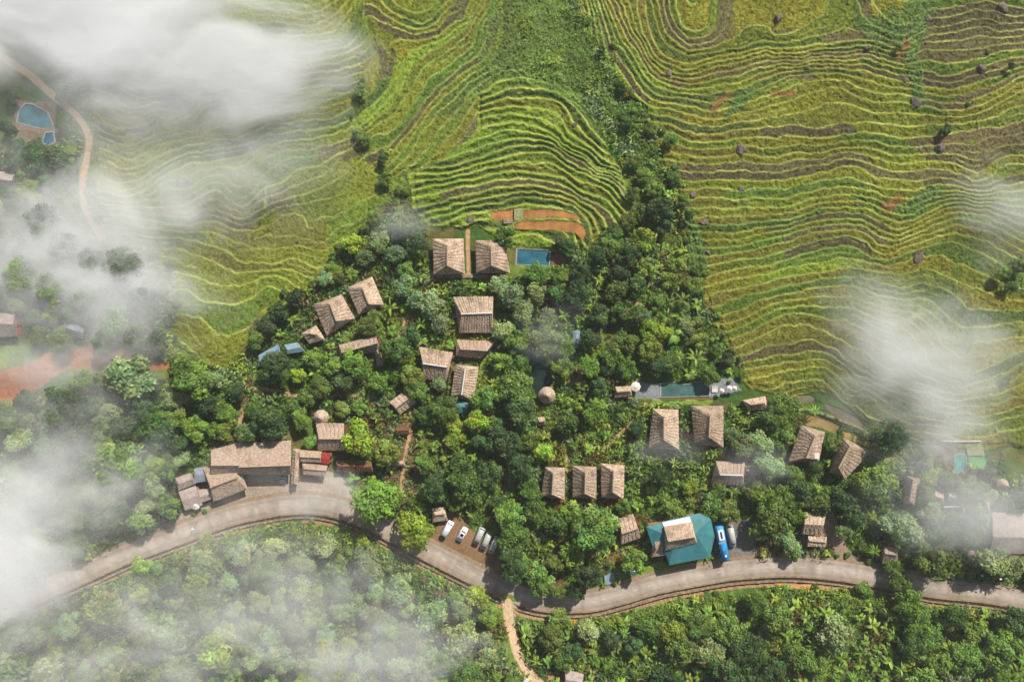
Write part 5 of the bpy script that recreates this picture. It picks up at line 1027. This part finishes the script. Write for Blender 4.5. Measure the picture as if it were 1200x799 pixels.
def mist(u, v, ru, rv, hz, th, dens, thr, seed):
    ru, rv = ru * 1.25, rv * 1.25; th = th * .75; z = th + (2.0 if v < 560 and not 440 < u < 920 else 7.0); m, nt, o = new_mat('mist_air')
    tc = N(nt, 'ShaderNodeTexCoord'); ln = nt.nodes.new('ShaderNodeVectorMath'); ln.operation = 'LENGTH'; nt.links.new(tc.outputs['Object'], ln.inputs[0])
    fall = N(nt, 'ShaderNodeMapRange', interpolation_type='SMOOTHSTEP'); fall.inputs['From Min'].default_value = 1.0; fall.inputs['From Max'].default_value = .10; nt.links.new(ln.outputs['Value'], fall.inputs['Value'])
    mp = N(nt, 'ShaderNodeMapping'); mp.inputs['Scale'].default_value = (ru * S / 27., rv * S / 20., th / 22.); mp.inputs['Location'].default_value = (seed * 7.3, seed * 3.1, seed * 1.7); nt.links.new(tc.outputs['Object'], mp.inputs['Vector'])
    nz = N(nt, 'ShaderNodeTexNoise'); nz.inputs['Scale'].default_value = 1.0; nz.inputs['Detail'].default_value = 4.0; nz.inputs['Roughness'].default_value = .55; nz.inputs['Distortion'].default_value = .7; nt.links.new(mp.outputs['Vector'], nz.inputs['Vector'])
    er = nt.nodes.new('ShaderNodeMath'); er.operation = 'MULTIPLY_ADD'; er.inputs[1].default_value = .40; er.inputs[2].default_value = -.30; nt.links.new(fall.outputs['Result'], er.inputs[0])
    ad = nt.nodes.new('ShaderNodeMath'); ad.operation = 'ADD'; nt.links.new(er.outputs[0], ad.inputs[0]); nt.links.new(nz.outputs['Fac'], ad.inputs[1])
    mu = N(nt, 'ShaderNodeMapRange', interpolation_type='SMOOTHSTEP'); mu.inputs['From Min'].default_value = thr - .10; mu.inputs['From Max'].default_value = thr + .48; mu.inputs['To Max'].default_value = .72 * dens / (th * 1.1); nt.links.new(ad.outputs[0], mu.inputs['Value'])
    ed = N(nt, 'ShaderNodeMapRange', interpolation_type='SMOOTHSTEP'); ed.inputs['From Max'].default_value = .45; nt.links.new(fall.outputs['Result'], ed.inputs['Value']); mm_ = nt.nodes.new('ShaderNodeMath'); mm_.operation = 'MULTIPLY'; nt.links.new(ed.outputs['Result'], mm_.inputs[0]); nt.links.new(mu.outputs[0], mm_.inputs[1]); mu = mm_
    pv = N(nt, 'ShaderNodeVolumePrincipled'); pv.inputs['Color'].default_value = (.985, .988, .99, 1); pv.inputs['Anisotropy'].default_value = -.25; nt.links.new(mu.outputs[0], pv.inputs['Density']); nt.links.new(pv.outputs[0], o.inputs['Volume'])
    bm = bmesh.new(); bmesh.ops.create_icosphere(bm, subdivisions=3, radius=1); me = bpy.data.meshes.new('drifting_mist'); bm.to_mesh(me); bm.free(); me.materials.append(m)
    ob = bpy.data.objects.new('drifting_mist', me); C.objects.link(ob); g = float(ZM[np.argmin(abs(vs - v)), np.argmin(abs(us - u))]); gn, gs = float(zmac(np.array([u]), np.array([v - rv * .8]))[0]), float(zmac(np.array([u]), np.array([v + rv * .8]))[0]); g = max(g, (gn + gs) / 2 + .5); ob.rotation_euler = (math.atan2(gn - gs, 1.6 * rv * S), 0, 0); ob.location = W(u, v, g + z); k = (H - g - z) / H; ob.scale = (ru * S * k, rv * S * k, th)
    tag(ob, 'pale drifting mist hanging over the slope', 'mist', 'banks of drifting mist', 'stuff')
print('KINDS', {k: sum(1 for o in bpy.data.objects if o.parent is None and o.name.split('.')[0] == k) for k in GRP})
if MISTON:
    for q in MIST: mist(*q)
if HAZEON:
    hz, nt, o = new_mat('haze_air'); pv = N(nt, 'ShaderNodeVolumePrincipled'); pv.inputs['Color'].default_value = (.96, .98, 1, 1); pv.inputs['Density'].default_value = .00014; nt.links.new(pv.outputs[0], o.inputs['Volume'])
    L_ = 1900.0; tag(link('haze', mesh('haze', *box(0, 0, (H + 12 + float(Z.min()) - 1) / 2, L_, L_, H + 12 - float(Z.min()) + 1)), hz), 'thin pale haze in the air', 'haze', None, 'stuff')
# ------------------------------------------------------------------ camera, light, world
sc = bpy.context.scene
cd = bpy.data.cameras.new('camera'); cam = bpy.data.objects.new('camera', cd); C.objects.link(cam); cam.location = (0, 0, H); cd.sensor_width = 36; cd.lens = 36 * H / (1200 * S); cd.clip_end = 6000; cd.clip_start = .5; sc.camera = cam
EL, AZ = math.radians(40), math.radians(30)      # sun height, bearing clockwise from +Y
d = Vector((math.sin(AZ) * math.cos(EL), math.cos(AZ) * math.cos(EL), math.sin(EL)))
ld = bpy.data.lights.new('sun', 'SUN'); ld.energy = 5.0; ld.angle = math.radians(.6); ld.color = (1, .96, .90); so = bpy.data.objects.new('sun', ld); C.objects.link(so); so.rotation_euler = d.to_track_quat('Z', 'Y').to_euler()
w = bpy.data.worlds.new('World'); sc.world = w; w.use_nodes = True; nt = w.node_tree; bg = nt.nodes['Background']; sk = nt.nodes.new('ShaderNodeTexSky'); sk.sky_type = 'NISHITA'; sk.sun_disc = False; sk.sun_elevation = EL; sk.sun_rotation = AZ; sk.air_density = 1.2; sk.dust_density = 2.0
nt.links.new(sk.outputs[0], bg.inputs[0]); bg.inputs[1].default_value = .052
vs_ = sc.view_settings; vs_.view_transform = 'Standard'; vs_.look = 'None'; vs_.exposure = 0.33; vs_.gamma = 1; vs_.use_curve_mapping = False
cy = sc.cycles; cy.max_bounces = 8; cy.diffuse_bounces = 3; cy.glossy_bounces = 2; cy.transmission_bounces = 2; cy.volume_bounces = 4; cy.transparent_max_bounces = 96; cy.volume_step_rate = 1.0; cy.volume_max_steps = 128; cy.use_denoising = True
